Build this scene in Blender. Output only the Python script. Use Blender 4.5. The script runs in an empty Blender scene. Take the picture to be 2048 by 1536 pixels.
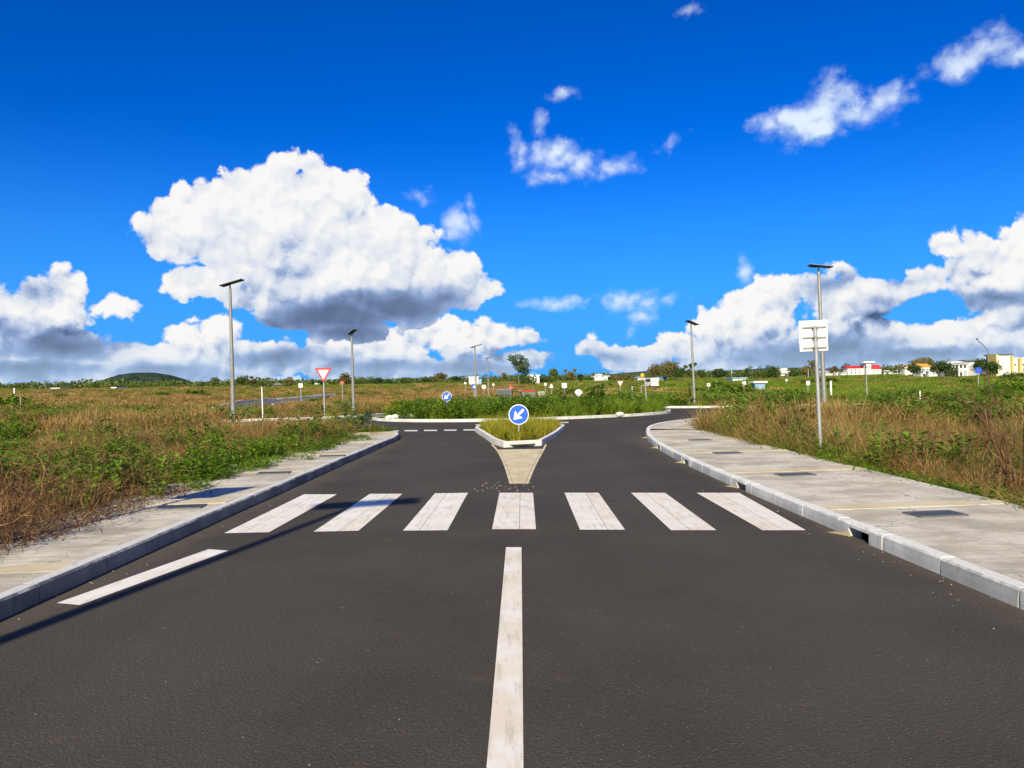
import bpy, bmesh, math, random
import numpy as np
from mathutils import Vector, Matrix, Euler, Quaternion
R = math.radians
rnd = random.Random(7)
rng = np.random.default_rng(7)
scene = bpy.context.scene
COL = scene.collection

# ------------------------------------------------------------------ camera
EYE = 1.6
FPX = 1518.0            # focal length in pixels of the 2048 px wide photograph
ROLL = R(1.0)
PITCH = R(0.31)
cam_d = bpy.data.cameras.new('camera')
cam = bpy.data.objects.new('camera', cam_d)
COL.objects.link(cam)
cam_d.sensor_width = 36.0
cam_d.lens = 36.0 * FPX / 2048.0
cam_d.clip_start = 0.1
cam_d.clip_end = 20000
cam.location = (0, 0, EYE)
CAM_ROT = Matrix.Rotation(R(90) + PITCH, 3, 'X') @ Matrix.Rotation(-ROLL, 3, 'Z')
cam.rotation_euler = CAM_ROT.to_euler()
scene.camera = cam

def ray(px, py):
    d = CAM_ROT @ Vector(((px - 1024) / FPX, (768 - py) / FPX, -1.0))
    return d
def G(px, py, z=0.0):
    """world point on the horizontal plane z seen at a photograph pixel"""
    d = ray(px, py)
    t = (z - EYE) / d.z
    return (d.x * t, d.y * t)
def at(px, py, dist):
    """world point at forward distance dist along a photograph pixel"""
    d = ray(px, py)
    t = dist / d.y
    return Vector((d.x * t, d.y * t, EYE + d.z * t))

# ------------------------------------------------------------------ exposure
scene.view_settings.view_transform = 'Standard'
scene.view_settings.look = 'None'
scene.view_settings.gamma = 1
scene.view_settings.exposure = 0.45
scene.view_settings.use_curve_mapping = False

# ------------------------------------------------------------------ sun
SUN_EL = R(28.0)
SHADOW_AZ = R(12.0)      # shadows run forwards and a little to the right
sun_d = bpy.data.lights.new('sun', 'SUN')
sun_d.energy = 5.0
sun_d.angle = R(0.53)
sun_d.color = (1.0, 0.895, 0.62)
sun = bpy.data.objects.new('sun', sun_d)
COL.objects.link(sun)
sun_dir = Vector((math.sin(SHADOW_AZ) * math.cos(SUN_EL), math.cos(SHADOW_AZ) * math.cos(SUN_EL), -math.sin(SUN_EL)))
sun.rotation_euler = sun_dir.to_track_quat('-Z', 'Y').to_euler()

# ------------------------------------------------------------------ node helpers
class NT:
    def __init__(s, tree):
        s.t = tree; s.n = tree.nodes; s.l = tree.links
    def add(s, typ, **kw):
        n = s.n.new(typ)
        for k, v in kw.items(): setattr(n, k, v)
        return n
    def put(s, sock, v):
        if v is None: return
        if hasattr(v, 'is_output') or isinstance(v, bpy.types.NodeSocket): s.l.new(v, sock)
        else: sock.default_value = v
    def math(s, op, a, b=None, c=None, clamp=False):
        n = s.add('ShaderNodeMath', operation=op, use_clamp=clamp)
        s.put(n.inputs[0], a); s.put(n.inputs[1], b); s.put(n.inputs[2], c)
        return n.outputs[0]
    def vmath(s, op, a, b=None, c=None, out=0):
        n = s.add('ShaderNodeVectorMath', operation=op)
        s.put(n.inputs[0], a); s.put(n.inputs[1], b); s.put(n.inputs[2], c)
        return n.outputs[out]
    def scale(s, a, f):
        n = s.add('ShaderNodeVectorMath', operation='SCALE')
        s.put(n.inputs[0], a); s.put(n.inputs[3], f)
        return n.outputs[0]
    def noise(s, vec, scale, detail=4, rough=0.5, dist=0.0, out=0, dim='3D', lac=2.0):
        n = s.add('ShaderNodeTexNoise', noise_dimensions=dim)
        s.put(n.inputs['Vector'], vec); n.inputs['Scale'].default_value = scale
        n.inputs['Detail'].default_value = detail; n.inputs['Roughness'].default_value = rough
        n.inputs['Distortion'].default_value = dist; n.inputs['Lacunarity'].default_value = lac
        return n.outputs[out]
    def voro(s, vec, scale, feature='F1', out=0, detail=0, rough=0.5, smooth=None, rand=1.0):
        n = s.add('ShaderNodeTexVoronoi', feature=feature)
        s.put(n.inputs['Vector'], vec); n.inputs['Scale'].default_value = scale
        n.inputs['Randomness'].default_value = rand
        if 'Detail' in n.inputs:
            n.inputs['Detail'].default_value = detail; n.inputs['Roughness'].default_value = rough
        if smooth is not None: n.inputs['Smoothness'].default_value = smooth
        return n.outputs[out]
    def mr(s, v, a, b, c=0.0, d=1.0, kind='SMOOTHSTEP'):
        n = s.add('ShaderNodeMapRange', interpolation_type=kind)
        n.clamp = True
        s.put(n.inputs[0], v); s.put(n.inputs[1], a); s.put(n.inputs[2], b); s.put(n.inputs[3], c); s.put(n.inputs[4], d)
        return n.outputs[0]
    def mix(s, f, a, b, blend='MIX'):
        n = s.add('ShaderNodeMix', data_type='RGBA', blend_type=blend)
        s.put(n.inputs[0], f)
        s.put(n.inputs[6], a if not isinstance(a, tuple) else (*a, 1) if len(a) == 3 else a)
        s.put(n.inputs[7], b if not isinstance(b, tuple) else (*b, 1) if len(b) == 3 else b)
        return n.outputs[2]
    def ramp(s, f, stops, interp='LINEAR'):
        n = s.add('ShaderNodeValToRGB')
        e = n.color_ramp.elements
        n.color_ramp.interpolation = interp
        while len(e) < len(stops): e.new(0.5)
        for k, (p, c) in enumerate(stops):
            e[k].position = p; e[k].color = (*c, 1) if len(c) == 3 else c
        s.put(n.inputs[0], f)
        return n.outputs[0]

# ------------------------------------------------------------------ world: Nishita sky and cumulus clouds at infinity
world = bpy.data.worlds.new('World')
scene.world = world
world.use_nodes = True
def build_sky():
    t = world.node_tree
    t.nodes.clear()
    N = NT(t)
    out = N.add('ShaderNodeOutputWorld'); bg = N.add('ShaderNodeBackground')
    t.links.new(bg.outputs[0], out.inputs[0])
    sky = N.add('ShaderNodeTexSky', sky_type='NISHITA')
    sky.sun_disc = False
    sky.sun_elevation = SUN_EL
    sky.sun_rotation = R(180) + SHADOW_AZ
    sky.altitude = 0; sky.air_density = 1.0; sky.dust_density = 0.3; sky.ozone_density = 5.0
    STR = 0.10
    bg.inputs[1].default_value = STR
    hs = N.add('ShaderNodeHueSaturation')
    hs.inputs['Hue'].default_value = 0.494
    hs.inputs['Saturation'].default_value = 1.42
    hs.inputs['Value'].default_value = 1.0
    t.links.new(sky.outputs[0], hs.inputs['Color'])
    blue = hs.outputs[0]
    gm_ = N.add('ShaderNodeGamma'); t.links.new(blue, gm_.inputs[0]); gm_.inputs[1].default_value = 1.22
    blue = N.mix(1.0, gm_.outputs[0], (0.10, 0.44, 0.71), blend='MULTIPLY')
    d = N.add('ShaderNodeTexCoord').outputs['Generated']
    sp = N.add('ShaderNodeSeparateXYZ'); t.links.new(d, sp.inputs[0])
    x, y, z = sp.outputs
    az = N.math('ARCTAN2', x, y); el = N.math('ARCSINE', z)
    cb = N.add('ShaderNodeCombineXYZ'); N.put(cb.inputs[0], az); N.put(cb.inputs[1], el)
    blue = N.mix(N.mr(el, 0.34, 0.02, 0.0, 0.85), blue, (0.45, 2.55, 7.2))
    P0 = N.scale(cb.outputs[0], 1000.0)          # milliradians
    def ae(px, py):
        q = ray(px, py).normalized()
        return math.atan2(q.x, q.y) * 1000, math.asin(q.z) * 1000
    # domain warp
    w1 = N.vmath('SUBTRACT', N.noise(d, 7.0, 5, 0.58, out=1), (0.5, 0.5, 0.5))
    w2 = N.vmath('SUBTRACT', N.noise(d, 34.0, 6, 0.62, out=1), (0.5, 0.5, 0.5))
    P = N.vmath('ADD', P0, N.vmath('ADD', N.scale(w1, 62.0), N.scale(w2, 24.0)))
    dW = N.vmath('ADD', d, N.scale(w2, 0.03))
    def field(blobs, pos):
        f = None
        for (px, py, rx, ry) in blobs:
            cx, cy = ae(px, py)
            k = 1000.0 / FPX * (math.cos(math.atan((px - 1024) / FPX)) ** 2 * .5 + .5)
            rx, ry = rx * k, ry * k
            rm = (rx * ry) ** 0.5
            q = N.vmath('MULTIPLY_ADD', pos, (1 / rx, 1 / ry, 0), (-cx / rx, -cy / ry, 0))
            ln = N.vmath('LENGTH', q, out=1)
            v = N.math('MULTIPLY_ADD', ln, -rm, rm)
            f = v if f is None else N.math('MAXIMUM', f, v)
        return f
    UP = (-9.0, 26.0, 0)
    Pu = N.vmath('ADD', P, UP)
    # relief noises at p and shifted towards the light
    dl = N.vmath('ADD', d, (-0.006, -0.002, 0.012))
    def relief(dd):
        a = N.voro(dd, 17.0, 'F1', detail=2.0, rough=0.6)
        b = N.noise(dd, 30.0, 5, 0.55)
        return N.math('MULTIPLY_ADD', a, -0.95, N.math('MULTIPLY', b, 0.7))
    r0 = relief(dW); r1 = relief(N.vmath('ADD', dW, (-0.005, -0.002, 0.010)))
    rel = N.math('SUBTRACT', r0, r1)            # >0 : faces the light
    edge = N.noise(d, 46.0, 8, 0.66)
    # a loose field of cumulus for the parts of the sky beside and behind the camera
    aaz = N.math('ABSOLUTE', az)
    side = N.mr(aaz, 0.66, 0.80)
    gen = N.noise(N.vmath('MULTIPLY', d, (1, 1, 2.2)), 3.2, 5, 0.55)
    gen = N.math('MULTIPLY_ADD', gen, 420.0, -178.0)
    gen = N.math('SUBTRACT', gen, N.math('MULTIPLY', N.math('ABSOLUTE', N.math('SUBTRACT', el, 0.16)), 230.0))
    genf = N.mix  # placeholder
    def lay(blobs, soft, lo=0.0, amp=18.0, opac=1.0, generic=False, Pq=None):
        Pq = Pq if Pq is not None else P
        f0 = field(blobs, Pq); f1 = field(blobs, N.vmath('ADD', Pq, UP))
        if generic:
            gm = N.math('MULTIPLY_ADD', N.math('SUBTRACT', 1.0, side), -400.0, gen)
            f0 = N.math('MAXIMUM', f0, gm)
        dens = N.math('ADD', f0, N.math('MULTIPLY', N.math('SUBTRACT', edge, 0.5), amp))
        dens = N.math('ADD', dens, N.math('MULTIPLY_ADD', r0, amp * 1.4, amp * 0.95))
        al = N.math('MULTIPLY', N.mr(dens, lo, lo + soft), opac)
        grad = N.math('DIVIDE', N.math('SUBTRACT', f0, f1), 26.0)   # + on tops, - on bases
        return al, grad, f0
    big = [(560,460,185,118),(400,450,112,82),(345,478,56,42),(575,372,55,50),(465,392,76,54),(690,405,72,62),(520,362,30,30),(612,392,58,62),(640,470,120,90),
           (780,480,95,62),(860,545,100,50),(965,580,52,30),(420,562,104,40),(700,545,180,66),
           (640,625,160,32),(690,655,100,34),(800,605,120,40),(550,600,120,22),(900,590,70,32)]
    dark_big = [(660,632,150,34),(700,664,90,34),(810,610,110,30),(560,640,60,22),(890,600,50,22)]
    back = [(40,640,90,78),(148,588,44,46),(110,625,90,55),(222,622,58,32),(60,700,160,48),(60,572,42,26),(-10,600,50,50),(120,760,160,20),
            (280,722,120,34),(385,680,42,40),(392,640,20,14),(450,650,45,42),(520,700,90,44),(480,742,240,28),(630,722,90,30),
            (720,700,110,48),(800,690,80,40),(860,662,60,34),(945,668,105,40),(1040,672,48,22),(1000,725,120,30),(820,740,200,24),
            (1205,698,52,36),(1270,712,100,34),(1380,692,80,38),(1455,652,70,44),(1525,632,85,56),(1572,588,52,44),(1625,570,66,34),
            (1662,552,30,26),(1705,602,112,56),(1780,590,76,40),(1835,572,52,30),(1600,695,270,46),(1780,680,120,38),(1880,700,200,34),
            (2005,560,104,58),(2036,488,54,44),(1968,505,44,32),(1990,655,100,28),(2020,610,90,30),(1888,492,18,14),(1950,690,120,36),(2100,540,120,130),(2120,680,120,60),(150,745,260,46),(750,735,160,34),(1480,735,160,34),(1900,690,160,60),(400,735,200,40),(300,790,420,34),(760,780,300,28),(1600,765,400,34),(2000,740,300,30),(1280,765,120,22)]
    dark_back = [(60,742,150,20),(120,700,110,30),(60,575,30,26),(1640,700,150,26),(1500,712,60,14),(1655,572,32,16),(1745,610,30,12),(560,715,90,22),
                 (750,735,110,14),(960,735,110,16),(2000,600,70,14),(1850,712,150,12),(330,745,90,12),(20,660,40,20),(1230,712,40,10),(1800,566,30,12)]
    wisp = [(1112, 312, 58, 30), (1165, 325, 50, 24), (1038, 300, 15, 22), (1212, 340, 42, 16), (1074, 250, 9, 13), (1100, 350, 30, 12), (838, 397, 32, 15), (1110, 600, 54, 11),
            (1250, 606, 34, 18), (1295, 610, 30, 16), (1330, 602, 18, 8), (1285, 636, 28, 11), (1258, 664, 22, 14), (918, 452, 26, 30), (946, 436, 10, 24), (1490, 545, 6, 17),
            (1640, 256, 96, 32), (1668, 208, 48, 38), (1700, 240, 72, 34), (1758, 208, 50, 24), (1595, 245, 52, 30), (1640, 235, 70, 36), (1535, 245, 22, 10),
            (1935, 122, 54, 28), (1980, 94, 42, 26), (2035, 112, 52, 20), (1340, 300, 8, 6), (1385, 15, 13, 4), (1120, 185, 14, 5)]
    a_b, g_b, f_b = lay(back, 8.0, generic=True)
    a_B, g_B, f_B = lay(big, 7.0)
    Pw = N.vmath('ADD', P0, N.vmath('ADD', N.scale(w1, 20.0), N.scale(w2, 26.0)))
    a_w, g_w, f_w = lay(wisp, 36.0, lo=-9.0, amp=19.0, opac=0.93, Pq=Pw)
    # clouds' own brightness: sunlit tops, blue-grey bases
    WHITE = 7.0; 
    lit = (WHITE * 1.0, WHITE * 0.985, WHITE * 0.97)
    mid = (WHITE * 0.30, WHITE * 0.42, WHITE * 0.69)
    lgt = (WHITE * 0.74, WHITE * 0.80, WHITE * 0.90)
    drk = (WHITE * 0.075, WHITE * 0.125, WHITE * 0.23)
    Pd = N.vmath('ADD', P0, N.scale(w1, 50.0))
    soft_n = N.noise(dW, 7.0, 6, 0.46)
    def shade(grad, dark_blobs, gk, base, rk, f, low):
        s = N.math('MULTIPLY_ADD', grad, gk, base)
        s = N.math('ADD', s, N.math('MULTIPLY', rel, rk))
        s = N.math('ADD', s, N.math('MULTIPLY', N.math('SUBTRACT', soft_n, 0.5), 1.3 if low else 0.55))
        if low:
            s = N.math('SUBTRACT', s, N.mr(el, 0.10, 0.02, 0.0, 0.16))
        s = N.mr(s, -0.25, 1.05, kind='LINEAR')
        if dark_blobs:
            dk = N.mr(N.math('ADD', field(dark_blobs, Pd), N.math('MULTIPLY', N.math('SUBTRACT', soft_n, 0.5), 60.0)), -30.0, 34.0)
            s = N.math('MULTIPLY', s, N.math('MULTIPLY_ADD', dk, -0.90, 1.0))
        n = N.ramp(s, [(0.0, drk), (0.30, mid), (0.55, lgt), (0.85, lit), (1.0, lit)])
        return n
    # the ramp clips above 1: work in unit colours and scale up
    lgt = tuple(c / 10 for c in lgt)
    lit, mid, drk = tuple(c / 10 for c in lit), tuple(c / 10 for c in mid), tuple(c / 10 for c in drk)
    c_b = shade(g_b, dark_back, 0.26, 0.56, 1.15, f_b, True)
    c_B = shade(g_B, dark_big, 0.16, 0.64, 0.75, f_B, False)
    c_w = N.ramp(N.math('ADD', N.mr(g_w, -0.8, 0.6), N.math('MULTIPLY', rel, 1.5)), [(0.0, (.28,.41,.62)), (1.0, (.60,.68,.77))])
    col = blue
    for a, c in ((a_w, c_w), (a_b, c_b), (a_B, c_B)):
        cs = N.mix(N.mr(el, 0.075, 0.0, 0.0, 0.62), N.scale(c, 10.0), (3.3, 4.6, 6.4))
        col = N.mix(a, col, cs)
    t.links.new(col, bg.inputs[0])
    # below the horizon, and high above the cumulus, there is only plain sky
    bg2 = N.add('ShaderNodeBackground'); bg2.inputs[1].default_value = STR
    t.links.new(blue, bg2.inputs[0])
    gate = N.math('MULTIPLY', N.math('GREATER_THAN', el, -0.01), N.math('LESS_THAN', el, 0.62))
    mx = N.add('ShaderNodeMixShader')
    t.links.new(gate, mx.inputs[0]); t.links.new(bg2.outputs[0], mx.inputs[1]); t.links.new(bg.outputs[0], mx.inputs[2])
    t.links.new(mx.outputs[0], out.inputs[0])
build_sky()
world.cycles.sampling_method = 'MANUAL'
world.cycles.sample_map_resolution = 512

# ------------------------------------------------------------------ materials
def new_mat(name):
    m = bpy.data.materials.new(name); m.use_nodes = True
    m.node_tree.nodes.clear()
    N = NT(m.node_tree)
    out = N.add('ShaderNodeOutputMaterial')
    return m, N, out
def principled(N, out, **kw):
    b = N.add('ShaderNodeBsdfPrincipled')
    N.l.new(b.outputs[0], out.inputs[0])
    for k, v in kw.items():
        k = {'base': 'Base Color', 'rough': 'Roughness', 'metal': 'Metallic', 'spec': 'Specular IOR Level', 'normal': 'Normal'}[k]
        if isinstance(v, tuple): v = (*v, 1)
        N.put(b.inputs[k], v)
    return b
def bump(N, h, strength, dist=0.01, normal=None):
    b = N.add('ShaderNodeBump'); b.inputs['Strength'].default_value = strength; b.inputs['Distance'].default_value = dist
    N.put(b.inputs['Height'], h)
    if normal is not None: N.l.new(normal, b.inputs['Normal'])
    return b.outputs[0]
def objvec(N):
    return N.add('ShaderNodeTexCoord').outputs['Object']
def worldpos(N):
    return N.add('ShaderNodeNewGeometry').outputs['Position']

def mat_plain(name, col, rough=0.6, metal=0.0, var=0.12, scale=6.0, spec=0.5, bmp=0.0, bscale=60):
    m, N, out = new_mat(name)
    p = worldpos(N)
    n = N.noise(p, scale, 5, 0.6)
    c = N.mix(N.mr(n, 0.3, 0.7), tuple(max(0, v * (1 - var)) for v in col), tuple(min(1, v * (1 + var)) for v in col))
    kw = {}
    if bmp: kw['normal'] = bump(N, N.noise(p, bscale, 4, 0.6), bmp, 0.005)
    principled(N, out, base=c, rough=rough, metal=metal, spec=spec, **kw)
    return m

def mat_asphalt():
    m, N, out = new_mat('asphalt')
    p = worldpos(N)
    agg = N.voro(p, 62.0, 'F1')
    aggc = N.voro(p, 62.0, 'F1', out=1)
    sp = N.add('ShaderNodeSeparateColor'); N.l.new(aggc, sp.inputs[0])
    fine = N.noise(p, 85.0, 5, 0.75)
    big = N.noise(p, 0.55, 5, 0.55)
    med = N.noise(N.vmath('MULTIPLY', p, (1.0, 0.35, 1.0)), 3.2, 6, 0.62)
    base = N.mix(N.mr(big, 0.3, 0.7), (0.061, 0.052, 0.043), (0.083, 0.071, 0.059))
    base = N.mix(N.mr(med, 0.35, 0.75, 0, 0.45), base, (0.068, 0.058, 0.050))
    # exposed chips of stone, some pale
    chips = N.math('MULTIPLY', N.mr(sp.outputs[0], 0.80, 1.0, 0, 1, 'LINEAR'), N.mr(agg, 0.45, 0.15))
    base = N.mix(N.math('MULTIPLY', chips, 0.5), base, (0.26, 0.23, 0.20))
    base = N.mix(N.mr(fine, 0.52, 0.30, 0, 0.75), base, (0.018, 0.017, 0.016))
    # pale grains of sand and paint
    g = N.voro(p, 22.0, 'F1'); 
    base = N.mix(N.mr(g, 0.075, 0.035, 0, 0.8), base, (0.42, 0.38, 0.33))
    # dried soil smears
    soil = N.noise(N.vmath('MULTIPLY', p, (1.0, 2.2, 1.0)), 1.7, 7, 0.66)
    base = N.mix(N.mr(soil, 0.62, 0.74, 0, 0.42), base, (0.16, 0.105, 0.06))
    sp2 = N.add('ShaderNodeSeparateXYZ'); N.l.new(p, sp2.inputs[0])
    # wheel paths polished a little paler, dust washed against the kerbs
    ax = N.math('ABSOLUTE', sp2.outputs[0])
    wp = N.math('MULTIPLY', N.mr(N.math('ABSOLUTE', N.math('SUBTRACT', ax, 1.75)), 1.0, 0.45), N.mr(sp2.outputs[1], 26, 20))
    base = N.mix(N.math('MULTIPLY', wp, N.mr(med, 0.25, 0.65, 0.05, 0.28)), base, (0.090, 0.080, 0.070))
    du = N.math('MULTIPLY', N.mr(N.math('ADD', ax, N.math('MULTIPLY', N.math('SUBTRACT', med, 0.5), 0.8)), 3.1, 3.65), N.mr(sp2.outputs[1], 26, 22))
    base = N.mix(N.math('MULTIPLY', du, 0.45), base, (0.13, 0.11, 0.09))
    oil = N.voro(p, 0.55, 'F1'); base = N.mix(N.mr(N.math('ADD', oil, N.math('MULTIPLY', fine, 0.06)), 0.13, 0.06, 0, 0.35), base, (0.022, 0.020, 0.019))
    h = N.math('ADD', N.math('MULTIPLY', agg, 1.0), N.math('MULTIPLY', fine, 0.8))
    principled(N, out, base=base, rough=0.93, spec=0.16, normal=bump(N, h, 0.55, 0.006))
    return m
def mat_paint(name, warm=(0.80, 0.75, 0.67), cool=(0.86, 0.84, 0.81), wear=0.5):
    m, N, out = new_mat(name)
    p = worldpos(N)
    n = N.noise(p, 2.3, 6, 0.62)
    c = N.mix(N.mr(n, 0.38, 0.62), warm, cool)
    st = N.noise(N.vmath('MULTIPLY', p, (9.0, 1.2, 1.0)), 1.6, 6, 0.7)
    c = N.mix(N.mr(st, 0.48, 0.70, 0, 0.55 * wear / 0.5), c, (0.52, 0.45, 0.36))
    sc = N.noise(p, 14.0, 7, 0.75); c = N.mix(N.mr(sc, 0.36, 0.27, 0, wear * 1.3), c, (0.16, 0.14, 0.12))
    f = N.noise(p, 120.0, 4, 0.7)
    c = N.mix(N.mr(f, 0.38, 0.26, 0, wear), c, (0.20, 0.18, 0.16))
    g = N.voro(p, 9.0, 'F1')
    c = N.mix(N.mr(g, 0.05, 0.025, 0, 0.8), c, (0.12, 0.10, 0.09))
    principled(N, out, base=c, rough=0.75, spec=0.25, normal=bump(N, f, 0.5, 0.003))
    return m
def mat_concrete(name, a, b, streak=True, dark=0.3, grain=110.0, slurry=0.0):
    m, N, out = new_mat(name)
    p = worldpos(N)
    n = N.noise(p, 1.4, 7, 0.62)
    c = N.mix(N.mr(n, 0.36, 0.64), a, b)
    if streak:   # broom marks
        s = N.noise(N.vmath('MULTIPLY', p, (1.2, 9.0, 1.0)), 2.2, 8, 0.68, dist=0.6)
        c = N.mix(N.mr(s, 0.50, 0.66, 0, 0.55), c, tuple(v * 0.62 for v in a))
        c = N.mix(N.mr(s, 0.44, 0.34, 0, 0.55), c, tuple(min(0.85, v * 1.3) for v in b))
    st = N.noise(p, 5.5, 6, 0.65)
    c = N.mix(N.mr(st, 0.60, 0.74, 0, dark), c, tuple(v * 0.45 for v in a))
    f = N.noise(p, grain, 4, 0.7)
    c = N.mix(N.mr(f, 0.42, 0.25, 0, 0.5), c, tuple(v * 0.35 for v in a))
    g = N.voro(p, 4.0, 'F1')
    c = N.mix(N.mr(g, 0.035, 0.015, 0, 0.85), c, (0.07, 0.05, 0.04))
    if streak:
        big2 = N.noise(p, 0.7, 5, 0.6); c = N.mix(N.mr(big2, 0.55, 0.35, 0, 0.40), c, tuple(v * 0.72 for v in a))
        ck = N.voro(N.vmath('ADD', p, N.scale(N.noise(p, 3.0, 4, 0.6, out=1), 0.5)), 0.9, 'DISTANCE_TO_EDGE')
        c = N.mix(N.math('MULTIPLY', N.mr(ck, 0.006, 0.002), N.mr(n, 0.45, 0.6)), c, (0.12, 0.10, 0.08))
        gr = N.noise(p, 38.0, 5, 0.7); c = N.mix(N.mr(gr, 0.55, 0.72, 0, 0.5), c, tuple(v * 0.5 for v in a))
        c = N.mix(N.mr(gr, 0.42, 0.30, 0, 0.5), c, tuple(min(0.85, v * 1.25) for v in b))
    if slurry:
        gn = N.add('ShaderNodeSeparateXYZ'); N.l.new(N.add('ShaderNodeNewGeometry').outputs['Normal'], gn.inputs[0])
        k = N.math('ADD', N.mr(gn.outputs[2], 0.3, 0.9), N.math('MULTIPLY', N.math('SUBTRACT', N.noise(p, 5.0, 5, 0.65), 0.5), 1.4))
        c = N.mix(N.math('MULTIPLY', N.mr(k, 0.45, 0.8), slurry), c, (0.82, 0.81, 0.78))
        vs_ = N.noise(N.vmath('MULTIPLY', p, (1, 1, 0.15)), 14.0, 5, 0.7); c = N.mix(N.mr(vs_, 0.56, 0.68, 0, 0.5), c, tuple(v * 0.55 for v in a))
    h = N.math('ADD', f, N.math('MULTIPLY', n, 0.6))
    if streak: h = N.math('ADD', h, s)
    principled(N, out, base=c, rough=0.9, spec=0.2, normal=bump(N, h, 0.6, 0.008))
    return m
def mat_leaf(name, cols, trans=0.35, patch=0.35, nscale=0.6, rough=0.55, inst=0.5):
    """cols: three colours dark -> light; varies by plant and by place"""
    m, N, out = new_mat(name)
    p = worldpos(N)
    oi = N.add('ShaderNodeObjectInfo')
    n = N.noise(p, nscale, 4, 0.6)
    f = N.noise(p, 9.0, 3, 0.6)
    v = N.math('MULTIPLY_ADD', N.math('SUBTRACT', n, 0.5), patch * 2.6, 0.5)
    v = N.math('ADD', v, N.math('MULTIPLY', N.math('SUBTRACT', oi.outputs['Random'], 0.5), inst))
    v = N.math('ADD', v, N.math('MULTIPLY', N.math('SUBTRACT', f, 0.5), 1.3), clamp=True)
    c = N.ramp(v, [(0.0, cols[0]), (0.5, cols[1]), (1.0, cols[2])])
    b = N.add('ShaderNodeBsdfPrincipled'); N.put(b.inputs['Base Color'], c)
    b.inputs['Roughness'].default_value = rough; b.inputs['Specular IOR Level'].default_value = 0.25
    tr = N.add('ShaderNodeBsdfTranslucent'); N.put(tr.inputs[0], N.mix(0.5, c, (0.30, 0.32, 0.05)) if cols[1][1] > cols[1][0] else c)
    mx = N.add('ShaderNodeMixShader'); mx.inputs[0].default_value = trans
    N.l.new(b.outputs[0], mx.inputs[1]); N.l.new(tr.outputs[0], mx.inputs[2]); N.l.new(mx.outputs[0], out.inputs[0])
    return m

M = {}
M['asphalt'] = mat_asphalt()
M['paint'] = mat_paint('road_paint', (0.78, 0.70, 0.58), (0.85, 0.81, 0.75), 0.6)
M['paint_cool'] = mat_paint('road_paint_cool', (0.80, 0.75, 0.67), (0.87, 0.84, 0.79), 0.55)
M['paint_cream'] = mat_paint('road_paint_cream', (0.62, 0.50, 0.30), (0.76, 0.66, 0.45), 0.3)
M['paint_edge'] = mat_paint('road_paint_edge', (0.80, 0.74, 0.64), (0.84, 0.80, 0.74), 0.2)
M['pavement'] = mat_concrete('pavement_concrete', (0.49, 0.44, 0.355), (0.72, 0.66, 0.56))
M['band'] = mat_concrete('cream_concrete', (0.55, 0.46, 0.29), (0.68, 0.60, 0.43), streak=False, dark=0.2)
M['kerb'] = mat_concrete('kerb_concrete', (0.50, 0.50, 0.49), (0.68, 0.68, 0.66), streak=False, dark=0.25, slurry=0.8)
M['kerb_grey'] = mat_concrete('grey_kerb_concrete', (0.36, 0.37, 0.36), (0.50, 0.50, 0.49), streak=False, dark=0.3, slurry=0.8)
M['kerb_dark'] = mat_concrete('shade_darkened_kerb_concrete', (0.13, 0.135, 0.14), (0.25, 0.25, 0.25), streak=False, dark=0.45, slurry=0.75)  # base tone darkened so the side turned from the sun reads as shade
M['wing'] = mat_concrete('dusty_concrete', (0.30, 0.24, 0.15), (0.42, 0.35, 0.23), streak=False)
M['mortar'] = mat_concrete('mortar', (0.62, 0.61, 0.58), (0.75, 0.73, 0.70), streak=False)
M['grate'] = mat_plain('cast_iron', (0.11, 0.12, 0.135), 0.6, 0.2)
M['galv'] = mat_plain('galvanised_steel', (0.42, 0.43, 0.44), 0.45, 0.55, spec=0.5)
M['pole'] = mat_plain('grey_painted_pole', (0.27, 0.27, 0.26), 0.5, 0.35)
M['sign_white'] = mat_plain('white_sheet', (0.80, 0.80, 0.79), 0.5, 0, var=0.04)
M['sign_red'] = mat_plain('red_sheet', (0.62, 0.015, 0.02), 0.45, 0, var=0.05)
M['sign_blue'] = mat_plain('blue_sheet', (0.01, 0.10, 0.62), 0.4, 0, var=0.05)
M['panel'] = mat_plain('solar_panel', (0.02, 0.022, 0.03), 0.5, 0.1)
M['alu'] = mat_plain('aluminium_frame', (0.5, 0.5, 0.5), 0.4, 0.6)
M['dark'] = mat_plain('dark_void', (0.02, 0.018, 0.016), 0.9)
M['stone'] = mat_plain('pale_stone', (0.30, 0.26, 0.21), 0.9, scale=30, var=0.4)
M['soil'] = mat_plain('soil', (0.12, 0.075, 0.04), 0.95, scale=3, var=0.4)

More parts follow.
